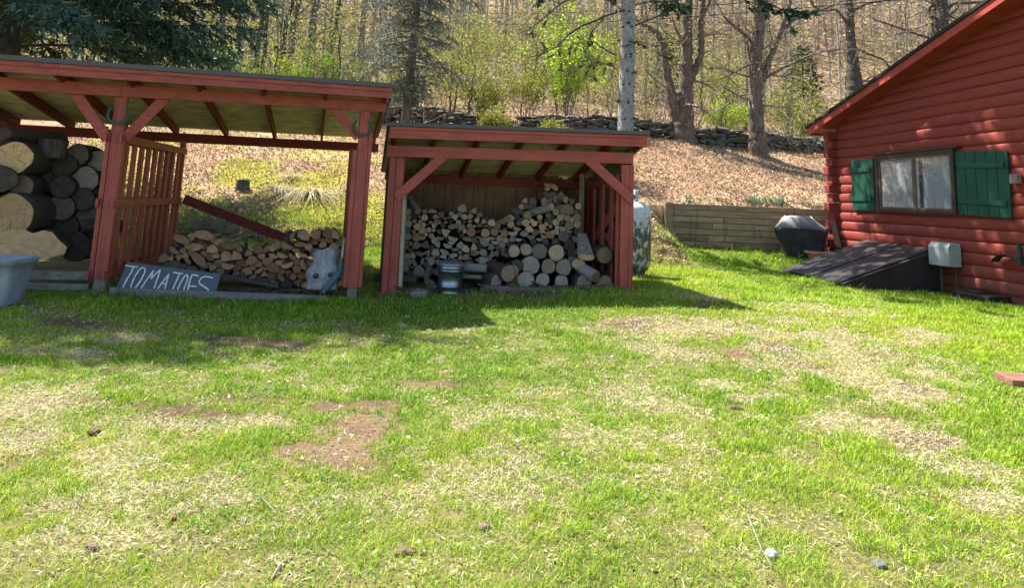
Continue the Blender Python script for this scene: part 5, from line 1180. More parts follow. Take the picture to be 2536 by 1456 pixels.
flakes(np.c_[x, y, z+rng.uniform(0, .08, n)], rng.uniform(.10, .24, n)*(y/35), .4, LC[rng.choice(6, n, p=[.26, .2, .2, .12, .16, .06])]*rng.uniform(.6, 1.1, n)[:, None], 'leaf_litter', LITTER, 'dry leaf litter on the hillside under the bare trees', cat='leaf litter', kind='stuff')
# moss and low green growth on the bank
x, y, z = bankpts(160000, 12.9, 23)
mo = sst(.36, .56, fbm(x*.9+3, y*.9, 41))*sst(1.5, -1, x+.25*(y-15)) + .30*sst(.52, .7, fbm(x*1.7, y*1.7, 47)); kp = rng.random(len(x)) < mo*.8
x, y, z = x[kp], y[kp], z[kp]; n = len(x); cl = fbm(x*4, y*4, 48)
MC = V3([(.50, .46, .04), (.36, .36, .035), (.16, .19, .028), (.60, .55, .12)])
flakes(np.c_[x, y, z+.09*(cl-.2)*rng.random(n)], rng.uniform(.025, .06, n), .9, MC[rng.choice(4, n, p=[.34, .3, .2, .16])]*rng.uniform(.5, 1.2, n)[:, None], 'moss', LITTER, 'yellow green moss mounds on the bank behind the long shed', cat='moss', kind='stuff')

class TB:                            # bark tubes of a tree, gathered as arrays
    def __init__(s): s.v = []; s.q = []; s.n = 0
    def tube(s, path, rad, n=5):
        p = np.asarray(path, float); m = len(p); t = np.gradient(p, axis=0); t /= np.linalg.norm(t, axis=1)[:, None]+1e-9
        ref = np.array([1., 0, 0]) if abs(t[0][0]) < .8 else np.array([0, 1., 0])
        a = np.cross(t, ref); a /= np.linalg.norm(a, axis=1)[:, None]+1e-9; b = np.cross(t, a)
        th = np.arange(n)*2*np.pi/n; r = np.broadcast_to(np.asarray(rad, float), (m,))
        v = p[:, None] + (a[:, None]*np.cos(th)[None, :, None] + b[:, None]*np.sin(th)[None, :, None])*r[:, None, None]
        i = np.arange(m-1)[:, None]*n; k = np.arange(n)[None]; k2 = (k+1) % n
        f = np.stack([i+k, i+k2, i+n+k2, i+n+k], -1).reshape(-1, 4)+s.n
        s.v.append(v.reshape(-1, 3)); s.q.append(f); s.n += m*n
    def build(s, name, mat_, parent, smooth=True): return npmesh(name, np.concatenate(s.v), [np.concatenate(s.q)], [mat_], parent, smooth=smooth)
def wob(p, d, L, r, k=5, w=.12, up=0.):
    d = V3(d)/np.linalg.norm(d); pts = [V3(p)]
    for i in range(k):
        d = d + V3((r.gauss(0, w), r.gauss(0, w), r.gauss(0, w)+up)); d /= np.linalg.norm(d); pts.append(pts[-1]+d*L/k)
    return np.array(pts)
def grow(tb, tips, p, d, L, rad, depth, r, up=.03, spread=.75, nch=4, w=.12, sides=(7, 5, 4, 3)):
    pts = wob(p, d, L, r, 6 if depth > 1 else 4, w, up); rd = rad*np.linspace(1, .45 if depth else .3, len(pts))
    tb.tube(pts, rd, sides[min(3, 3-depth)] if depth < 3 else sides[0])
    if depth <= 0: tips += [pts[-1], pts[len(pts)//2]]; return
    for i in range(nch if depth > 1 else nch+1):
        q = r.uniform(.25, 1.); k = q*(len(pts)-1); j = min(int(k), len(pts)-2); c = pts[j]*(1-(k-j))+pts[j+1]*(k-j)
        t = pts[j+1]-pts[j]; t /= np.linalg.norm(t); s_ = V3((r.gauss(0, 1), r.gauss(0, 1), r.gauss(0, .6))); s_ -= t*(s_@t); s_ /= np.linalg.norm(s_)+1e-9
        grow(tb, tips, c, t+s_*spread*r.uniform(.6, 1.4), L*r.uniform(.35, .62), rad*r.uniform(.38, .55)*(1-.4*q), depth-1, r, up, spread, nch, w, sides)
def leaves(tips, per, spread, size, cols, seed, flat=.9):
    g = np.random.default_rng(seed); t = np.repeat(np.array(tips), per, 0); n = len(t); c = t + g.normal(0, spread, (n, 3))
    return c, g.uniform(size*.6, size*1.4, n), V3(cols)[g.integers(0, len(cols), n)]*g.uniform(.6, 1.25, n)[:, None]
def crown(parent, tips, per, spread, size, cols, seed, name='crown', mat_=LEAF):
    c, s, k = leaves(tips, per, spread, size, cols, seed); global rng
    n = len(c); az = rng.random(n)*6.283; el = np.arccos(rng.uniform(-1, 1, n)); a = np.c_[np.sin(el)*np.cos(az), np.sin(el)*np.sin(az), np.cos(el)]
    b = np.cross(a, rng.normal(0, 1, (n, 3))); b /= np.linalg.norm(b, axis=1)[:, None]
    v = np.stack([c-a*s[:, None]*.5, c-b*s[:, None]*.32, c+a*s[:, None]*.5, c+b*s[:, None]*.32], 1).reshape(-1, 3)
    i = np.arange(n)[:, None]*4; return npmesh(name, v, [i+np.array([[0, 1, 2, 3]])], [mat_], parent, col=np.repeat(k, 4, 0).clip(0, 1))
def needlecloud(parent, segs, per, ln, wd, cols, seed, name='crown', droop=.0):
    """narrow blades set along the twig segments (a, b)"""
    g = np.random.default_rng(seed); S_ = np.array(segs); n = len(S_)*per; a = np.repeat(S_[:, 0], per, 0); b = np.repeat(S_[:, 1], per, 0); q = g.random(n)[:, None]
    c = a*(1-q)+b*q; t = b-a; t /= np.linalg.norm(t, axis=1)[:, None]+1e-9; s_ = np.cross(t, g.normal(0, 1, (n, 3))); s_ /= np.linalg.norm(s_, axis=1)[:, None]+1e-9
    d = t*.75+s_*g.uniform(.3, .9, n)[:, None]; d[:, 2] -= droop; d /= np.linalg.norm(d, axis=1)[:, None]; w = np.cross(d, g.normal(0, 1, (n, 3))); w /= np.linalg.norm(w, axis=1)[:, None]
    L = (ln*g.uniform(.6, 1.3, n))[:, None]; v = np.stack([c-w*wd*.5, c+w*wd*.5, c+d*L+w*wd*.25, c+d*L-w*wd*.25], 1).reshape(-1, 3)
    k = V3(cols)[g.integers(0, len(cols), n)]*g.uniform(.6, 1.3, n)[:, None]
    i = np.arange(n)[:, None]*4; return npmesh(name, v, [i+np.array([[0, 1, 2, 3]])], [NEEDLE], parent, col=np.repeat(k, 4, 0).clip(0, 1))
R8T = lambda x, y: ((1600+x/2.113)*.7457, y/2.113*.7457)
K8 = .7457/2.113/1800
def mapped(pts, Y, cv=R8T, dy=0.): return np.array([P(*cv(a, b), Y+dy*i) for i, (a, b, _) in enumerate(pts)])
def smoothpath(p, rd, k=4, jit=.0, r=None):
    q = np.linspace(0, len(p)-1, (len(p)-1)*k+1); o = np.array([np.interp(q, np.arange(len(p)), p[:, i]) for i in range(3)]).T
    if jit and r: o[1:-1] += np.array([[r.gauss(0, jit), r.gauss(0, jit), 0] for _ in range(len(o)-2)])
    return o, np.interp(q, np.arange(len(p)), rd)
# -- the tall spruce behind the woodshed
SY = 16.6; sb = P(1545, 330, SY); sb[2] = gz(sb[0], sb[1])
spr = empty('spruce_tree', sb, 'tall straight grey spruce trunk with dark knots rising right behind the small woodshed', 'tree', 'trees along the bank')
r = random.Random(6); tb = TB(); zt = np.linspace(-.3, 19.5, 120); p = np.c_[sb[0]+.01*zt+.02*np.sin(zt*.6), sb[1]+0*zt, sb[2]+zt]
rad = .185*(1-zt/21.)+.02+.006*np.sin(zt*9.)
tb.tube(p, rad, 16); tb.build('trunk', BARKS, spr)
mb = MB()
for i in range(80):
    zz = 1.0+.36*(i//5)+r.uniform(-.05, .05); a = r.uniform(0, 6.28) if i % 2 else r.uniform(3.4, 6.0); rr_ = .185*(1-zz/21)+.022; c = V3((sb[0]+.01*zz+math.cos(a)*rr_, sb[1]+math.sin(a)*rr_, sb[2]+zz)); dv = Vector((math.cos(a), math.sin(a), -.15))
    mb.lathe(c, [(.034, -.02), (.026, .012), (.012, .03+r.random()*.05), (0, .034+r.random()*.05)], 8, axis=dv)
mb.build('branch_stubs', BARKD, spr)
tb = TB(); segs = []
def limb(pts, Y, r0, r1, dy=0., sub=10, need=0, seed=1, sl=.5):
    rr = random.Random(seed); q = mapped([(a, b, 0) for a, b in pts], Y, dy=dy); o, rd = smoothpath(q, np.linspace(r0, r1, len(q)), 4, .015, rr); tb.tube(o, rd, 6)
    for i in range(sub):
        k = rr.randrange(2, len(o)); t = o[min(k+1, len(o)-1)]-o[k-1]; t /= np.linalg.norm(t); d = t+V3((rr.gauss(0, .7), rr.gauss(0, .7), rr.gauss(-.3, .45)))
        L = sl*rr.uniform(.4, 1.2); w = wob(o[k], d, L, rr, 4, .2); tb.tube(w, np.linspace(r1*.9, r1*.4, 5), 3)
        for j in range(3):
            w2 = wob(w[rr.randrange(1, 5)], d+V3((rr.gauss(0, .8), rr.gauss(0, .8), rr.gauss(-.2, .5))), L*.5, rr, 3, .2); tb.tube(w2, r1*.35, 3)
            if rr.random() < need: segs.append((w2[0], w2[-1])); segs.append((w2[1], w2[-1]))
        if rr.random() < need: segs.append((w[2], w[-1]))
limb([(950, 75), (850, 118), (700, 180), (600, 240), (552, 312), (430, 370), (320, 405)], SY, .035, .009, -.05, 16, .10, 1)
limb([(850, 118), (780, 210), (742, 298), (755, 370), (772, 440)], SY, .02, .007, -.05, 10, .1, 2)
limb([(945, 385), (850, 335), (780, 288), (740, 300), (640, 300)], SY, .02, .006, -.05, 10, .1, 3)
limb([(945, 0), (700, -30), (560, 10), (430, 130), (330, 205), (260, 230)], SY, .03, .008, -.05, 18, .18, 4)
limb([(1050, 190), (1150, 140), (1300, 85), (1420, 20)], SY, .03, .012, .1, 10, .2, 5)
limb([(1050, 40), (1200, 0), (1330, 10), (1450, -30)], SY, .02, .01, .05, 14, .2, 6)
limb([(950, 480), (870, 440), (800, 455), (690, 470)], SY, .016, .006, .0, 9, .22, 7)
limb([(1050, 300), (1100, 285), (1160, 300)], SY, .015, .006, -.3, 6, .4, 8)
limb([(945, 20), (820, -40), (650, -60)], SY, .03, .01, -.1, 12, .15, 9)
vis = list(segs); segs = []
for i in range(72):                               # the live crown above
    zz = 5.8+13.2*(i/72.)+r.uniform(-.2, .2); a = i*2.4+r.uniform(-.3, .3); L = (4.0*(1-(zz-5)/16.5)+.35)*r.uniform(.75, 1.1)
    w = wob((sb[0]+.01*zz, sb[1], sb[2]+zz), (math.cos(a), math.sin(a), -.12), L, r, 7, .05, -.03); tb.tube(w, np.linspace(.04, .008, 8)*(.4+.6*L/3.5), 4)
    for j in range(24):
        k = r.uniform(1.2, 7); b0 = w[int(k)-1 if k >= 7 else int(k)]; t = w[-1]-w[0]; t /= np.linalg.norm(t); sd = V3((-t[1], t[0], 0))*r.choice((-1, 1))
        e = b0+(t*.6+sd*r.uniform(.4, 1)+V3((0, 0, r.uniform(-.5, .0))))*r.uniform(.3, .75)*(.5+.5*L/3.4); segs += [(b0, e), (b0*.4+e*.6+V3((0, 0, -.12)), e)]
tb.build('branches', BARKD, spr)
needlecloud(spr, segs, 12, .15, .055, [(.035, .075, .04), (.05, .095, .05), (.028, .055, .035)], 3)
needlecloud(spr, vis, 26, .075, .012, [(.05, .08, .05), (.075, .11, .07), (.04, .06, .04)], 4, 'dead_twig_needles')
# -- old maples along the wall
def old_tree(Y, base_uv, paths, label, mat_, seed, cv=R8T, K=K8, auto=10, twl=2.2):
    b0 = P(*cv(*base_uv), Y); zg = gz(b0[0], Y); b0[2] = zg
    t = empty('maple_tree', b0, label, 'tree', 'trees along the bank'); r = random.Random(seed); tb = TB(); tw = TB(); tips = []
    for ip, pts in enumerate(paths):
        p = mapped(pts, Y, cv); rd = [q[2]*K*Y*1.0 for q in pts]
        if ip == 0: p = np.r_[[p[0]*1.], p]; p[0][2] = zg-.3; rd = [rd[0]*1.25]+rd; p[1][2] = max(p[1][2], zg+.1)
        o, rr_ = smoothpath(p, rd, 6, .012, r); rr_ = rr_*(1+.06*np.sin(np.arange(len(o))*1.7+ip)); tb.tube(o, rr_, 14 if ip == 0 else 9)
        if ip == 0:                               # continue above the frame
            e = o[-1]; grow(tw, tips, e, V3((r.uniform(-.1, .1), 0, 1)), 5.5, rr_[-1]*.85, 3, r, .02, .8, 4)
        else: grow(tw, tips, o[-1], o[-1]-o[-3], r.uniform(2, 3.2), max(.012, rr_[-1]*.8), 2, r, .02, .7, 4)
        for k in range(auto if ip == 0 else auto//2):
            j = r.randrange(len(o)//3, len(o)); a = r.uniform(0, 6.28)
            grow(tw, tips, o[j], V3((math.cos(a), .6*math.sin(a), r.uniform(-.25, .5))), twl*r.uniform(.3, 1), rr_[j]*r.uniform(.07, .18)+.006, 2 if r.random() < .7 else 1, r, .0, .9, 3, .2)
    tb.build('trunk', mat_, t); tw.build('branches', TWIG, t); return t, tips
LEAFY = [(.34, .36, .06), (.22, .27, .045), (.38, .36, .08), (.17, .21, .04)]
BUDS = [(.36, .24, .10), (.40, .33, .12), (.30, .2, .1)]
t, tips = old_tree(24, (1415, 985), [[(1415, 985, 92), (1412, 880, 78), (1425, 760, 58), (1432, 640, 50), (1432, 480, 44), (1440, 300, 40), (1440, 150, 36), (1450, 0, 28)],
    [(1385, 880, 52), (1340, 720, 42), (1318, 600, 34), (1290, 450, 27), (1272, 310, 24), (1235, 235, 22), (1195, 195, 18), (1130, 165, 12)],
    [(1440, 600, 34), (1490, 500, 27), (1535, 400, 24), (1540, 300, 24), (1530, 190, 24), (1545, 60, 20), (1560, -30, 16)], [(1545, 120, 12), (1580, 60, 11), (1605, -10, 9)], [(1400, 280, 10), (1360, 190, 8), (1340, 130, 5)]],
    'gnarled old maple with two stems from one base, between spruce and cabin', BARKB, 3, auto=16)
crown(t, tips[::3], 3, .12, .07, BUDS, 5, 'buds')
t, tips = old_tree(23.6, (1938, 1010), [[(1938, 1010, 64), (1930, 900, 54), (1926, 720, 50), (1928, 560, 50), (1920, 430, 46), (1932, 250, 46), (1942, 100, 44), (1950, -20, 40)],
    [(1962, 560, 30), (2000, 470, 24), (2050, 330, 22), (2085, 240, 22), (2120, 150, 19), (2160, 0, 14)], [(2085, 240, 16), (2180, 140, 15), (2260, 95, 13), (2400, 60, 10), (2560, -10, 7)],
    [(1985, 550, 12), (2120, 470, 10), (2270, 400, 9), (2400, 355, 7), (2536, 340, 5)], [(1895, 440, 9), (1780, 500, 7), (1660, 560, 4)], [(1900, 300, 14), (1850, 240, 12), (1780, 190, 10), (1700, 110, 7)], [(1880, 420, 9), (1860, 300, 7), (1800, 160, 5)]],
    'upright old maple with a long limb curving right, in front of the stone wall', BARKB, 4, auto=16)
crown(t, tips[::3], 3, .12, .07, BUDS, 6, 'buds')
RH = lambda x, y: ((2600+x/3.166)*.7457, y/3.166*.7457); KH = .7457/3.166/1800
t, tips = old_tree(26, (760, 1300), [[(765, 1250, 105), (750, 1000, 92), (745, 850, 88), (740, 700, 66), (720, 500, 48), (705, 300, 46), (700, 100, 52), (690, -20, 44)], [(720, 120, 16), (860, 40, 15), (1000, 10, 12), (1250, -20, 9)], [(760, 500, 16), (900, 560, 12), (1060, 620, 9), (1190, 780, 6)], [(690, 250, 14), (560, 90, 16), (420, 110, 14), (330, 60, 12), (280, -20, 9)]],
    'dark mottled maple trunk standing behind the eave of the cabin', BARKD, 5, RH, KH, 16)
crown(t, tips[::3], 3, .12, .07, BUDS, 7, 'buds')
t, tips = old_tree(25, (1560, 900), [[(1560, 850, 95), (1580, 560, 84), (1620, 380, 92), (1650, 250, 88), (1660, 100, 84), (1640, -30, 76)], [(1700, 120, 20), (1800, 30, 16), (2100, 15, 14), (2400, 20, 9)], [(1700, 130, 12), (1790, 180, 9), (1870, 220, 6)], [(1540, 400, 14), (1400, 350, 12), (1200, 280, 11), (1080, 240, 9), (940, 190, 6)], [(1560, 180, 16), (1540, 80, 13), (1680, -20, 10)]],
    'thick dark tree trunk wrapped in twiggy growth above the cabin roof', BARKD, 6, RH, KH, 16)
crown(t, tips[::3], 3, .12, .07, BUDS, 8, 'buds')
# -- thin grey spruce with hanging bare branches
b0 = V3(hit(1003, 302)); b0 = P(1003, 300, 22.4); b0[2] = gz(b0[0], b0[1])
bs = empty('bare_spruce', b0, 'slender half bare spruce with drooping lichen grey branches, left of the small woodshed', 'tree', 'trees along the bank')
r = random.Random(12); tb = TB(); zt = np.linspace(-.2, 13, 60); p = np.c_[b0[0]+.035*zt, b0[1]+0*zt, b0[2]+zt]; tb.tube(p, .145*(1-zt/14.5)+.01, 10); tb.build('trunk', BARKB, bs)
tb = TB(); segs = []
for i in range(230):
    zz = .9+9*(i/230.)**.9+r.uniform(-.1, .1); a = r.uniform(0, 6.28); L = (2.2 if zz > 1.8 else .9)*r.uniform(.5, 1.15)*(1-zz/18)
    w = wob((b0[0]+.035*zz, b0[1], b0[2]+zz), (math.cos(a), math.sin(a)*.8, .06), L, r, 7, .07, -.055); tb.tube(w, np.linspace(.026, .007, 8), 4)
    for j in range(14):
        k = r.randrange(2, 8); e = wob(w[k], (r.gauss(0, .8), r.gauss(0, .5), -.5), r.uniform(.15, .5), r, 3, .2); tb.tube(e, .006, 3)
        if zz > 1.2: segs.append((e[0], e[-1]))
tb.build('branches', BARK, bs); needlecloud(bs, segs, 13, .11, .022, [(.26, .28, .23), (.34, .36, .31), (.17, .20, .14), (.11, .13, .08)], 8, droop=.25)
# -- dark hemlock hanging over the long shed
hb = P(16, 130, 13.9); hb[2] = gz(hb[0], hb[1])
hem = empty('hemlock_tree', hb, 'big dark blue green hemlock with drooping sprays over the roof of the long shed', 'tree', 'trees along the bank')
r = random.Random(15); tb = TB(); zt = np.linspace(-.3, 15.5, 60); p = np.c_[hb[0]+0*zt, hb[1]+0*zt, hb[2]+zt]; tb.tube(p, .26*(1-zt/17)+.02, 12); tb.build('trunk', BARKD, hem)
tb = TB(); segs = []
for i in range(150):
    zz = 3.6+9.0*(i/150.)**1.1+r.uniform(-.2, .2); a = i*2.39996+r.uniform(-.3, .3); L = (4.5*(1-((zz-2)/14.5)**2)+.4)*r.uniform(.75, 1.05)
    w = wob((hb[0], hb[1], hb[2]+zz), (math.cos(a), math.sin(a), .22), L, r, 12, .05, -.045); tb.tube(w, np.linspace(.045, .006, 13)*(.35+.65*L/5.5), 5)
    for j in range(int(12+13*L)):
        q = r.uniform(.18, 1)**.8*11.99; k = int(q); c = w[k]*(1-(q-k))+w[k+1]*(q-k); t = w[k+1]-w[k]; t /= np.linalg.norm(t); sd = V3((-t[1], t[0], 0))*r.choice((-1, 1))
        e = wob(c, t*.8+sd*r.uniform(.2, 1.1)+V3((0, 0, r.uniform(-.55, .05))), r.uniform(.35, .95), r, 3, .12, -.08); segs += [(e[0], e[1]), (e[1], e[2]), (e[2], e[3]), (e[1], e[3]+V3((r.gauss(0, .12), r.gauss(0, .12), -.12)))]
tb.build('branches', BARKD, hem); needlecloud(hem, segs, 6, .115, .038, [(.05, .10, .065), (.075, .14, .095), (.13, .20, .15), (.035, .065, .045), (.09, .14, .075)], 9, droop=.12)
# -- trunks of the wood above the left shed
def woodtree(b0, top, r0, r1, label, name, mat_, seed, group, nbr=16, z0=.25, leaf=None, L0=1.6, depth=1):
    t = empty(name, b0, label, 'tree', group); r = random.Random(seed); tb = TB(); n = 14; q = np.linspace(0, 1, n)[:, None]; p = V3(b0)*(1-q)+V3(top)*q
    p[0, 2] -= .3; p[1:-1] += np.array([[r.gauss(0, .05), r.gauss(0, .05), 0] for _ in range(n-2)]); rd = np.linspace(r0, r1, n); tb.tube(p, rd, 8); tb.build('trunk', mat_, t)
    tw = TB(); tips = []
    for i in range(nbr):
        k = r.uniform(z0, 1)*(n-1.01); j = int(k); a = r.uniform(0, 6.28); grow(tw, tips, p[j], V3((math.cos(a), math.sin(a), r.uniform(.0, .9))), L0*r.uniform(.5, 1.3), rd[j]*.3+.004, depth, r, .05, .8, 4, .14, (5, 4, 3, 3))
    tw.build('branches', TWIG, t)
    if leaf: crown(t, tips, leaf[0], leaf[1], leaf[2], leaf[3], seed)
    return t
for i, (ut, ub, vb, rp, Y, lb) in enumerate(((779, 762, 188, 12, 29, 'stout leaning grey trunk with lichen, above the middle of the long shed roof'), (652, 628, 182, 7.5, 29, 'dark slim trunk, one of a close pair above the left shed roof'), (661, 650, 182, 5.5, 30, 'thinner dark trunk, right one of a close pair above the left shed roof'),
        (718, 692, 186, 6, 28.5, 'thin dark forked trunk left of the reddish leaning one above the shed'), (738, 712, 186, 8.5, 28, 'reddish brown leaning trunk with spreading branches left of the stout one'), (600, 582, 178, 6.5, 30, 'thin dark trunk between the dark hemlock and the close pair'), (558, 546, 172, 6, 31, 'thin pale grey trunk right beside the hemlock sprays'), (845, 800, 192, 6.5, 31, 'thin dark trunk leaning right, just right of the stout grey trunk'), (526, 520, 168, 5, 33, 'very thin dark trunk among hemlock tips'))):
    b0 = P(ub, vb, Y); zg = gz(b0[0], Y); top = P(ut, 0, Y); d = top-b0; b1 = b0 - d*((b0[2]-zg)/d[2]); tp_ = top + d*((9-top[2]+zg)/d[2] if zg+9 > top[2] else 0)
    woodtree(b1, tp_, rp/1800*Y*1.08, rp/1800*Y*.55, lb, 'woodland_tree', BARK if i in (0, 6) else BARKB if i == 4 else BARKD, 50+i, 'trunks above the long shed', 14, .3, (2, .25, .08, LEAFY) if i not in (0,) else None)
b0 = P(884, 200, 32); zg = gz(b0[0], 32); mb = MB(); mb.tube([(b0[0], 32, zg-.5), (b0[0]+.12, 32, zg+8)], [.155, .12], 14)
tag(mb.build('utility_pole', woodmat('pole_wood', (.22, .17, .13), (.42, .35, .29), gs=(20, 20, 1.5)), org=(b0[0], 32, zg)), 'bleached wooden utility pole standing in the woods left of the slender bare spruce', 'utility pole')
# -- repeats of the wood: saplings and bare trees
def scatter_copies(protos, spots, labels, group, sc=(.8, 1.25)):
    r = random.Random(77); used = set()
    for i, (x, y) in enumerate(spots):
        k = i % len(protos); src = protos[k]; o = src if k not in used else copy_tree(src); used.add(k)
        o.location = (x, y, gz(x, y)-.05); s = r.uniform(*sc); o.scale = (s, s, s*r.uniform(.9, 1.15)); o.rotation_euler = (r.gauss(0, .03), r.gauss(0, .03), r.uniform(0, 6.28))
def spots(n, y0, y1, seed, mind=.7, xr=.78, pw=1.):
    r = random.Random(seed); o = []
    while len(o) < n:
        y = y0+(y1-y0)*r.random()**pw; x = r.uniform(-xr, xr)*y
        if y < 26 and 3 < x < 8.7: continue
        if all((x-a)**2+(y-b)**2 > mind**2 for a, b in o): o.append((x, y))
    return o
protos = []
GL = 'bare grey young tree with fine twigs on the wooded hillside, one of many alike'
for i in range(7):
    r = random.Random(200+i); h = r.uniform(8, 13); protos.append(woodtree((0, 0, 0), (r.uniform(-.5, .5), r.uniform(-.4, .4), h), r.uniform(.055, .12), .02, GL, 'bare_tree', (BARK, TWIG, BARKS, BARK)[i % 4], 300+i, 'bare young trees on the hillside', 26, .12, (1, .15, .09, [(.40, .30, .16), (.42, .38, .18), (.36, .26, .14)]) if i % 2 else None, 2.0, 2 if i % 3 == 0 else 1))
scatter_copies(protos, spots(130, 29, 75, 1, 1.1, .8), None, None)
protos = []
SL = 'slim sapling with small yellow green spring leaves on the wooded slope, one of many alike'
for i in range(7):
    r = random.Random(400+i); h = r.uniform(3.0, 5.5); protos.append(woodtree((0, 0, 0), (r.uniform(-.3, .3), r.uniform(-.3, .3), h), r.uniform(.018, .035), .008, SL, 'leafy_sapling', (TWIG, BARKD)[i % 2], 500+i, 'leafy saplings on the slope', 22, .12, (3, .15, .07, LEAFY), .95))
scatter_copies(protos, [q for q in spots(150, 24.6, 46, 2, .6, .76, 1.2) if q[0] < .27*q[1] or (q[0]*7+q[1]*3) % 1 < .35], None, None)
# bright sapling, shrubs and young conifers one can tell apart
def shrub(u, v, Y, h, w, n, label, cols, name='leafy_shrub', size=.07, seed=1, tall=1.):
    b0 = P(u, v, Y); b0[2] = gz(b0[0], Y); t = empty(name, b0, label, 'shrub', 'shrubs on the bank'); r = random.Random(seed); tw = TB(); tips = []
    for i in range(n):
        a = r.uniform(0, 6.28); grow(tw, tips, b0+V3((r.gauss(0, w*.12), r.gauss(0, w*.12), -.05)), V3((math.cos(a)*w/h, math.sin(a)*w/h, 1.1)), h*r.uniform(.55, 1), .014, 2, r, .06, .6, 3, .12, (4, 3, 3, 3))
    tw.build('stems', TWIG, t); crown(t, tips, 13, .11, size, cols, seed, 'leaves'); return t
BRIGHT = [(.44, .58, .04), (.36, .52, .04), (.54, .64, .08), (.28, .42, .04)]
shrub(1402, 262, 24.9, 3.2, .42, 13, 'bright lime green leafy young tree, left of the knotted spruce trunk', BRIGHT, 'leafy_shrub', .10, 21)
shrub(1300, 295, 25.4, 2.1, .8, 10, 'pale green shrub behind the stone wall, left of the bright lime one', LEAFY, seed=22); shrub(1200, 290, 24.6, 1.6, .9, 12, 'yellow green bush at the tumbled gap of the stone wall', LEAFY, seed=23)
shrub(1230, 315, 23.2, .75, .8, 8, 'low leafy shrub in front of the wall, above the woodshed roof', LEAFY, seed=24); shrub(1380, 318, 22.6, .6, .6, 8, 'small green tuft at the foot of the stone wall beside the spruce', LEAFY, seed=25)
shrub(830, 190, 27, 2.0, 1.1, 14, 'fresh green bush above the right half of the long shed roof', [(.26, .42, .06), (.36, .48, .07), (.20, .34, .05)], seed=26); shrub(740, 186, 27, 1.7, 1., 12, 'lime green bush between the reddish trunk and the stout grey trunk', BRIGHT, seed=27)
shrub(590, 175, 28, 1.9, 1., 12, 'lime green bush behind the thin dark trunks beside the hemlock', BRIGHT, seed=28); shrub(1800, 300, 27.5, 1.2, .9, 12, 'low bright green bush behind the stone wall between the two maples', BRIGHT, seed=29)
shrub(1790, 240, 31, 2.6, 1.5, 14, 'pale green thicket on the slope between the two maples', LEAFY, seed=30); shrub(1960, 290, 30, 1.9, 1.3, 14, 'yellow green thicket behind the stone wall near the cabin eave', LEAFY, seed=31); shrub(2010, 305, 29, 1.2, 1., 10, 'low pale thicket beside the cabin eave', LEAFY, seed=32)
shrub(960, 235, 25.8, 1.7, .9, 10, 'yellow green bush left of the slender bare spruce', LEAFY, seed=33); shrub(1090, 225, 30, 2.4, 1.1, 12, 'pale yellow bush on the slope right of the slender bare spruce', LEAFY, seed=34); shrub(1550, 215, 31, 2.5, 1.3, 12, 'pale yellow green thicket behind the knotted spruce trunk', LEAFY, seed=35); shrub(1470, 200, 34, 3, 1.4, 12, 'tall pale thicket up the slope right of the lime tree', LEAFY, seed=36); shrub(1180, 130, 38, 3.4, 1.5, 12, 'tall yellow green thicket high on the slope over the woodshed', LEAFY, seed=37)
def conifer(u, v, Y, h, w, label, seed):
    b0 = P(u, v, Y); b0[2] = gz(b0[0], Y); t = empty('young_conifer', b0, label, 'tree', 'young conifers'); r = random.Random(seed); tb = TB(); segs = []; tb.tube([b0, b0+V3((0, 0, h))], [.07, .01], 6); tb.build('trunk', BARKD, t)
    for i in range(int(h*26)):
        zz = h*(.08+.92*i/(h*26)); a = i*2.4; L = w*(1-zz/h)**.7*r.uniform(.6, 1.15)+.1; e = b0+V3((math.cos(a)*L, math.sin(a)*L, zz-L*.12)); c = b0+V3((0, 0, zz)); segs += [(c, e), (c*.4+e*.6, e+V3((r.gauss(0, .15), r.gauss(0, .15), -.1))), (c*.6+e*.4, e+V3((r.gauss(0, .2), r.gauss(0, .2), .05)))]
    needlecloud(t, segs, 9, .17, .05, [(.055, .10, .03), (.085, .14, .04), (.04, .075, .025)], seed); return t
conifer(1990, 262, 33, 4.0, 1.5, 'dark green young conifer on the slope left of the cabin eave, the larger one', 2); conifer(1650, 205, 36, 3.6, 1.2, 'dark young conifer half hidden behind the gnarled two stemmed maple', 3); conifer(885, 178, 33, 2.2, .9, 'small dark green conifer right of the utility pole foot', 4)
# the far wood that reads as one mass
r = random.Random(91); g = np.random.default_rng(91)
tb = TB()
for i in range(1100):
    y = 58+85*r.random()**1.2; x = r.uniform(-.82, .82)*y; zb = gz(x, y); h = r.uniform(9, 16)
    tb.tube([(x, y, zb-.4), (x+r.gauss(0, .25), y, zb+h*.5), (x+r.gauss(0, .6), y, zb+h)], np.array([1, .7, .2])*r.uniform(.06, .17), 4)
nt_ = 110000; y = 50+92*g.random(nt_)**1.2; x = g.uniform(-.82, .82, nt_)*y; zb = height(x, y)+g.uniform(.3, 13, nt_)
c = np.c_[x, y, zb]; d = g.normal(0, 1, (nt_, 3)); d[:, 2] = np.abs(d[:, 2])*.6+.1; d /= np.linalg.norm(d, axis=1)[:, None]; Lw = g.uniform(.4, 1.7, nt_)[:, None]; w_ = np.cross(d, np.array([0, 1., .1])); w_ /= np.linalg.norm(w_, axis=1)[:, None]; w_ *= g.uniform(.010, .03, nt_)[:, None]
v = np.stack([c-w_, c+w_, c+d*Lw], 1).reshape(-1, 3)
TC_ = V3([(.42, .34, .26), (.16, .125, .10), (.66, .59, .50), (.30, .235, .19)])
colt = np.repeat(TC_[g.integers(0, 4, nt_)]*g.uniform(.7, 1.2, nt_)[:, None], 3, 0)
nl = 60000; y = 48+80*g.random(nl)**1.2; x = g.uniform(-.82, .82, nl)*y; mk = fbm(x*.13, y*.13, 71) >.50; x, y = x[mk], y[mk]; nl = len(x); cz = height(x, y)+g.uniform(.2, 9, nl)
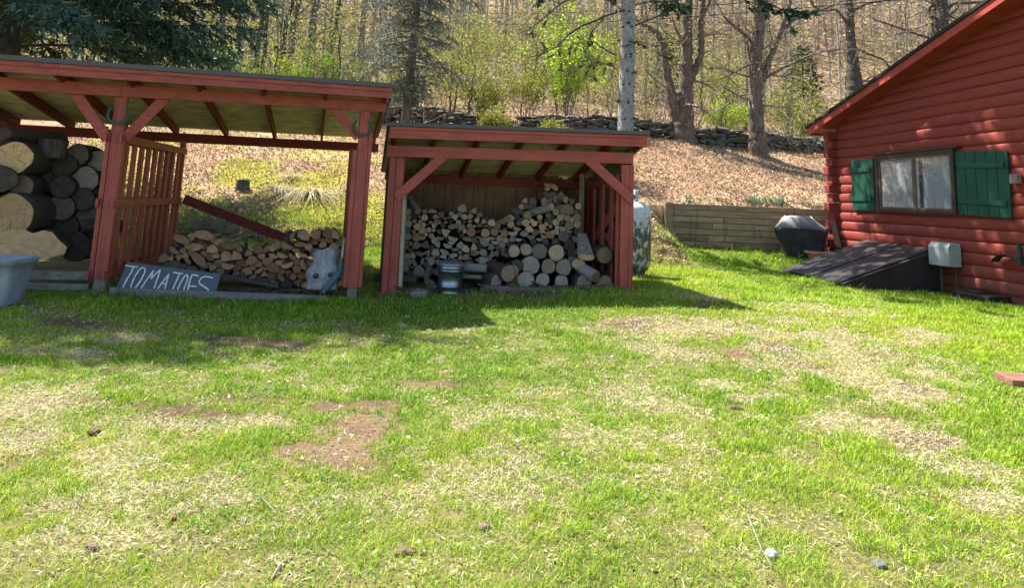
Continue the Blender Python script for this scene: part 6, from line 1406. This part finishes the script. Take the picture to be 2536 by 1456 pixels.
a = g.normal(0, 1, (nl, 3)); a /= np.linalg.norm(a, axis=1)[:, None]; b = np.cross(a, g.normal(0, 1, (nl, 3))); b /= np.linalg.norm(b, axis=1)[:, None]; sz = g.uniform(.07, .17, nl)[:, None]; c = np.c_[x, y, cz]
vl = np.stack([c-a*sz, c-b*sz*.7, c+a*sz, c+b*sz*.7], 1).reshape(-1, 3); FL = V3([(.44, .38, .16), (.38, .37, .13), (.50, .38, .20), (.40, .28, .16)])
coll = np.repeat(FL[g.integers(0, 4, nl)]*g.uniform(.6, 1.2, nl)[:, None], 4, 0)
vt = np.concatenate(tb.v); colk = np.repeat(TC_[g.integers(0, 4, len(tb.v))]*g.uniform(.7, 1.3, len(tb.v))[:, None], 12, 0)
V_ = np.concatenate([vt, v, vl]); o1 = len(vt); o2 = o1+len(v)
fw = npmesh('far_woods', V_, [np.concatenate(tb.q), np.arange(nt_*3).reshape(-1, 3)+o1, np.arange(nl*4).reshape(-1, 4)+o2], [LITTER], col=np.concatenate([colk, colt, coll]).clip(0, 1))
tag(fw, 'far bare spring woodland filling the upper hillside', 'woods', kind='stuff')
# undergrowth: bare stems and small leaves low on the slope
nt_ = 26000; y = 25.3+26*g.random(nt_); x = g.uniform(-.8, .8, nt_)*y; ok = ~((x > 7.2) & (y < 26)); x, y = x[ok], y[ok]; nt_ = len(x); c = np.c_[x, y, height(x, y)+g.uniform(0, 1.6, nt_)*(g.random(nt_) < .6)]; d = g.normal(0, .45, (nt_, 3)); d[:, 2] = 1; d /= np.linalg.norm(d, axis=1)[:, None]; Lw = g.uniform(.3, 1.1, nt_)[:, None]; w_ = np.cross(d, np.array([0, 1., 0])); w_ *= g.uniform(.004, .010, nt_)[:, None]
v = np.stack([c-w_, c+w_, c+d*Lw], 1).reshape(-1, 3); colt = np.repeat(TC_[g.integers(0, 4, nt_)]*g.uniform(.6, 1.2, nt_)[:, None], 3, 0)
nl = 34000; y = 25.3+24*g.random(nl); x = g.uniform(-.8, .8, nl)*y; mk = (fbm(x*.35, y*.35, 72) > .47) & ~((x > 7.2) & (y < 26)); x, y = x[mk], y[mk]; nl = len(x); c = np.c_[x, y, height(x, y)+g.uniform(.05, 2.2, nl)*fbm(x*.8, y*.8, 73)*1.6]
a = g.normal(0, 1, (nl, 3)); a /= np.linalg.norm(a, axis=1)[:, None]; b = np.cross(a, g.normal(0, 1, (nl, 3))); b /= np.linalg.norm(b, axis=1)[:, None]; sz = g.uniform(.025, .06, nl)[:, None]
vl = np.stack([c-a*sz, c-b*sz*.7, c+a*sz, c+b*sz*.7], 1).reshape(-1, 3); coll = np.repeat(V3(LEAFY)[g.integers(0, 4, nl)]*g.uniform(.7, 1.3, nl)[:, None], 4, 0)
ug = npmesh('undergrowth', np.concatenate([v, vl]), [np.arange(nt_*3).reshape(-1, 3), np.arange(nl*4).reshape(-1, 4)+nt_*3], [LEAF], col=np.concatenate([colt, coll]).clip(0, 1))
tag(ug, 'low brushy undergrowth with small yellow green leaves beyond the stone wall', 'undergrowth', kind='stuff')
# -- dry stone wall in three runs
def stonewall(pts, h, label, seed):
    r = random.Random(seed); t0 = V3(pts[0]); vs = []; fs = []; nb = 0
    p = np.array(pts); seg = np.r_[0, np.cumsum(np.hypot(np.diff(p[:, 0]), np.diff(p[:, 1])))]; hh = [q[2] for q in pts]
    s = 0
    for lay in range(7):
        s = r.uniform(-.2, 0)
        while s < seg[-1]:
            L = r.uniform(.18, .55); m = s+L/2; x = np.interp(m, seg, p[:, 0]); y = np.interp(m, seg, p[:, 1]); H = np.interp(m, seg, hh)*(.85+.3*fbm(np.array([m*.9]), np.array([seed*3.]), 5)[0]); th = H/5.2
            if lay*th < H:
                dx = np.interp(m+.2, seg, p[:, 0])-np.interp(m-.2, seg, p[:, 0]); dy_ = np.interp(m+.2, seg, p[:, 1])-np.interp(m-.2, seg, p[:, 1]); an = math.atan2(dy_, dx)+r.gauss(0, .12)
                bv, bf = blob(0, L*.52, r.uniform(.2, .32), th*r.uniform(.42, .8), r.randrange(99999), 4, 9, .55); bv = np.array(bv); ti = r.gauss(0, .16)
                X = bv[:, 0]*math.cos(an)-bv[:, 1]*math.sin(an); Y_ = bv[:, 0]*math.sin(an)+bv[:, 1]*math.cos(an); Z = bv[:, 2]+bv[:, 0]*ti
                yy = y+r.gauss(0, .05); vs.append(np.c_[X+x, Y_+yy, Z+gz(x, yy)+th*(lay+.4)+r.gauss(0, .015)]); fs.append(np.array(bf)+nb); nb += len(bv)
            s += L*r.uniform(.88, 1.02)
    o = npmesh('stone_wall', np.concatenate(vs), [np.concatenate(fs)], [WSTONE], org=t0); return tag(o, label, 'stone wall', 'dry stone walls on the bank')
_swall = stonewall
def stonewall(pts, h, label, seed): return _swall([(a, b, c*.86) for a, b, c in pts], h, label, seed)
WSTONE = stonemat(); WSTONE.name = 'wall_stone'
def wl(*q): return [(*V3(hit(u, v))[:2], h) for u, v, h in q]
stonewall(wl((955, 302, .58), (1000, 305, .6), (1060, 306, .55), (1120, 309, .45), (1165, 312, .40)), .6, 'tumbled dark dry stone wall around the foot of the slender bare spruce', 1)
stonewall(wl((1290, 320, .40), (1400, 322, .55), (1480, 324, .55), (1560, 330, .52), (1660, 341, .5)), .5, 'mossy dry stone wall crossing behind the knotted spruce above the woodshed roof', 2)
stonewall(wl((1712, 352, .50), (1800, 360, .55), (1850, 364, .5), (1920, 369, .56), (2000, 376, .56), (2120, 386, .6)), .6, 'dark dry stone wall running from the gnarled maple to the cabin eave', 3)
# -- bits on the bank
def drygrass(u, v, n, L0, label, seed, cols=((.50, .43, .27), (.40, .33, .2), (.58, .52, .36)), up=.6, spread=1., wd=.010):
    b0 = V3(hit(u, v)); g = np.random.default_rng(seed); az = g.normal(-1.3, 1.1, n)*spread; el = g.uniform(.1, 1.2, n)*up+.25; L = L0*g.uniform(.5, 1.1, n); base = b0+np.c_[g.normal(0, .10, n), g.normal(0, .10, n), 0*az]
    d = np.c_[np.cos(az)*np.cos(el), np.sin(az)*np.cos(el), np.sin(el)]; bend = np.c_[np.cos(az)*.6, np.sin(az)*.6, -.9+0*az]; side = np.c_[-np.sin(az), np.cos(az), 0*az]
    v_ = []; K = 6
    for k in range(K):
        q = k/(K-1); c = base+d*(L*q)[:, None]+bend*(L*q*q*.75)[:, None]; w = wd*(1-q*.85); v_ += [c-side*w, c+side*w]
    v_ = np.stack(v_, 1); i = np.arange(n)[:, None]*(2*K); f = np.concatenate([i+np.array([[2*k, 2*k+1, 2*k+3, 2*k+2]]) for k in range(K-1)])
    o = npmesh('dry_grass_clump', v_.reshape(-1, 3), [f], [BLADE], org=b0, col=np.repeat(V3(cols)[g.integers(0, len(cols), n)]*g.uniform(.7, 1.2, n)[:, None], 2*K, 0).clip(0, 1)); return tag(o, label, 'dry grass', 'dry grass clumps on the bank')
drygrass(688, 470, 120, .85, 'sheaf of bleached dry stalks on the bank, left one behind the split wood', 1, up=.5); drygrass(770, 478, 170, 1.15, 'fan of long bleached dry stalks on the bank beside the right end post', 2, up=.35); drygrass(720, 440, 60, .6, 'short dry grass tuft above the two bleached sheaves', 3)
drygrass(870, 480, 90, .5, 'fresh green grass tuft on the bank left of the slim end post', 4, cols=((.22, .30, .04), (.3, .36, .06)), up=1.2)
for i, (u, v, lb) in enumerate(((1880, 508, 'left clump of blue green daffodil leaves on top of the timber wall'), (1925, 510, 'tall clump of blue green daffodil leaves above the covered grill'), (1715, 500, 'small clump of blue green leaves at the left end of the timber wall'))):
    b0 = P(u, v, 17.35); n = (70, 90, 30)[i]; g = np.random.default_rng(i); az = g.uniform(0, 6.28, n); el = g.uniform(.9, 1.5, n); L = g.uniform(.15, .32, n); base = np.c_[b0[0]+g.normal(0, .16, n), b0[1]+g.normal(0, .1, n), 0*az]; base[:, 2] = height(base[:, 0], base[:, 1])
    d = np.c_[np.cos(az)*np.cos(el), np.sin(az)*np.cos(el), np.sin(el)]; o = strips(base, d, np.c_[-np.sin(az), np.cos(az), 0*az], L, np.full(n, .018), np.c_[np.cos(az), np.sin(az), -.2+0*az]*.4, V3((.12, .20, .10))*g.uniform(.7, 1.4, n)[:, None], 'daffodil_leaves', BLADE, lb, cat='plant', group='daffodil clumps on the timber wall')
sp_ = V3(hit(600, 470)); st_ = empty('tree_stump', sp_, 'small dark cut stump on the mossy bank behind the long shed', 'stump'); mb = MB(); mb.lathe(sp_, [(.20, -.1), (.16, .05), (.145, .22), (.14, .235), (0, .24)], 14); mb.build('stump', BARKD, st_)
tb = TB(); r = random.Random(5)
for i in range(260):
    u = r.uniform(455, 640); v = r.uniform(545, 590) if u < 560 else r.uniform(565, 600); b0 = V3(hit(u, v)); tb.tube(wob(b0+V3((0, 0, .02)), (r.gauss(.6, .8), r.gauss(-.3, .5), r.uniform(-.1, .5)), r.uniform(.3, 1.0), r, 4, .12, -.05), np.linspace(.007, .003, 5), 3)
tag(npmesh('brush_pile', np.concatenate(tb.v), [np.concatenate(tb.q)], [TWIG], org=hit(520, 570)), 'pile of dark twigs and brush at the bank foot behind the split wood', 'brush pile', kind='stuff')
tb = TB(); r = random.Random(61)
for i in range(240):
    x_ = r.uniform(-9, 8.6); y_ = r.uniform(17.6, 24.5) if x_ > 3 else r.uniform(13.6, 24)
    tb.tube(wob((x_, y_, gz(x_, y_)+.03), (r.gauss(0, 1), r.gauss(0, .8), r.uniform(-.05, .22)), r.uniform(.2, .9), r, 4, .14), np.linspace(.011, .004, 5)*r.uniform(.5, 1.3), 4)
tag(npmesh('fallen_twigs', np.concatenate(tb.v), [np.concatenate(tb.q)], [TWIG]), 'dead twigs fallen over the leafy bank', cat='twigs', kind='stuff')
# fallen branches in front of the stone wall
for i, (pts, lb) in enumerate((([(965, 250), (985, 290), (1005, 315)], 'pale dead branch fallen across the tumbled wall by the slender spruce'), ([(1015, 320), (1060, 285), (1105, 262)], 'forked pale branch rising over the tumbled wall'), ([(1000, 300), (1040, 305), (1090, 318), (1150, 322)], 'long pale branch lying at the foot of the tumbled wall'))):
    q = np.array([V3(hit(u, v+12))*.97+EYE*.03 for u, v in pts]); o, rd = smoothpath(q, np.linspace(.03, .01, len(q)), 4); tb = TB(); tb.tube(o, rd, 6); rr = random.Random(i)
    for k in range(8): tb.tube(wob(o[rr.randrange(2, len(o))], (rr.gauss(.4, .8), rr.gauss(0, .4), rr.uniform(-.1, .8)), rr.uniform(.3, .9), rr, 4, .15), np.linspace(.01, .004, 5), 3)
    tag(npmesh('fallen_branch', np.concatenate(tb.v), [np.concatenate(tb.q)], [PALE], org=q[0]), lb, 'branch', 'fallen branches by the wall')
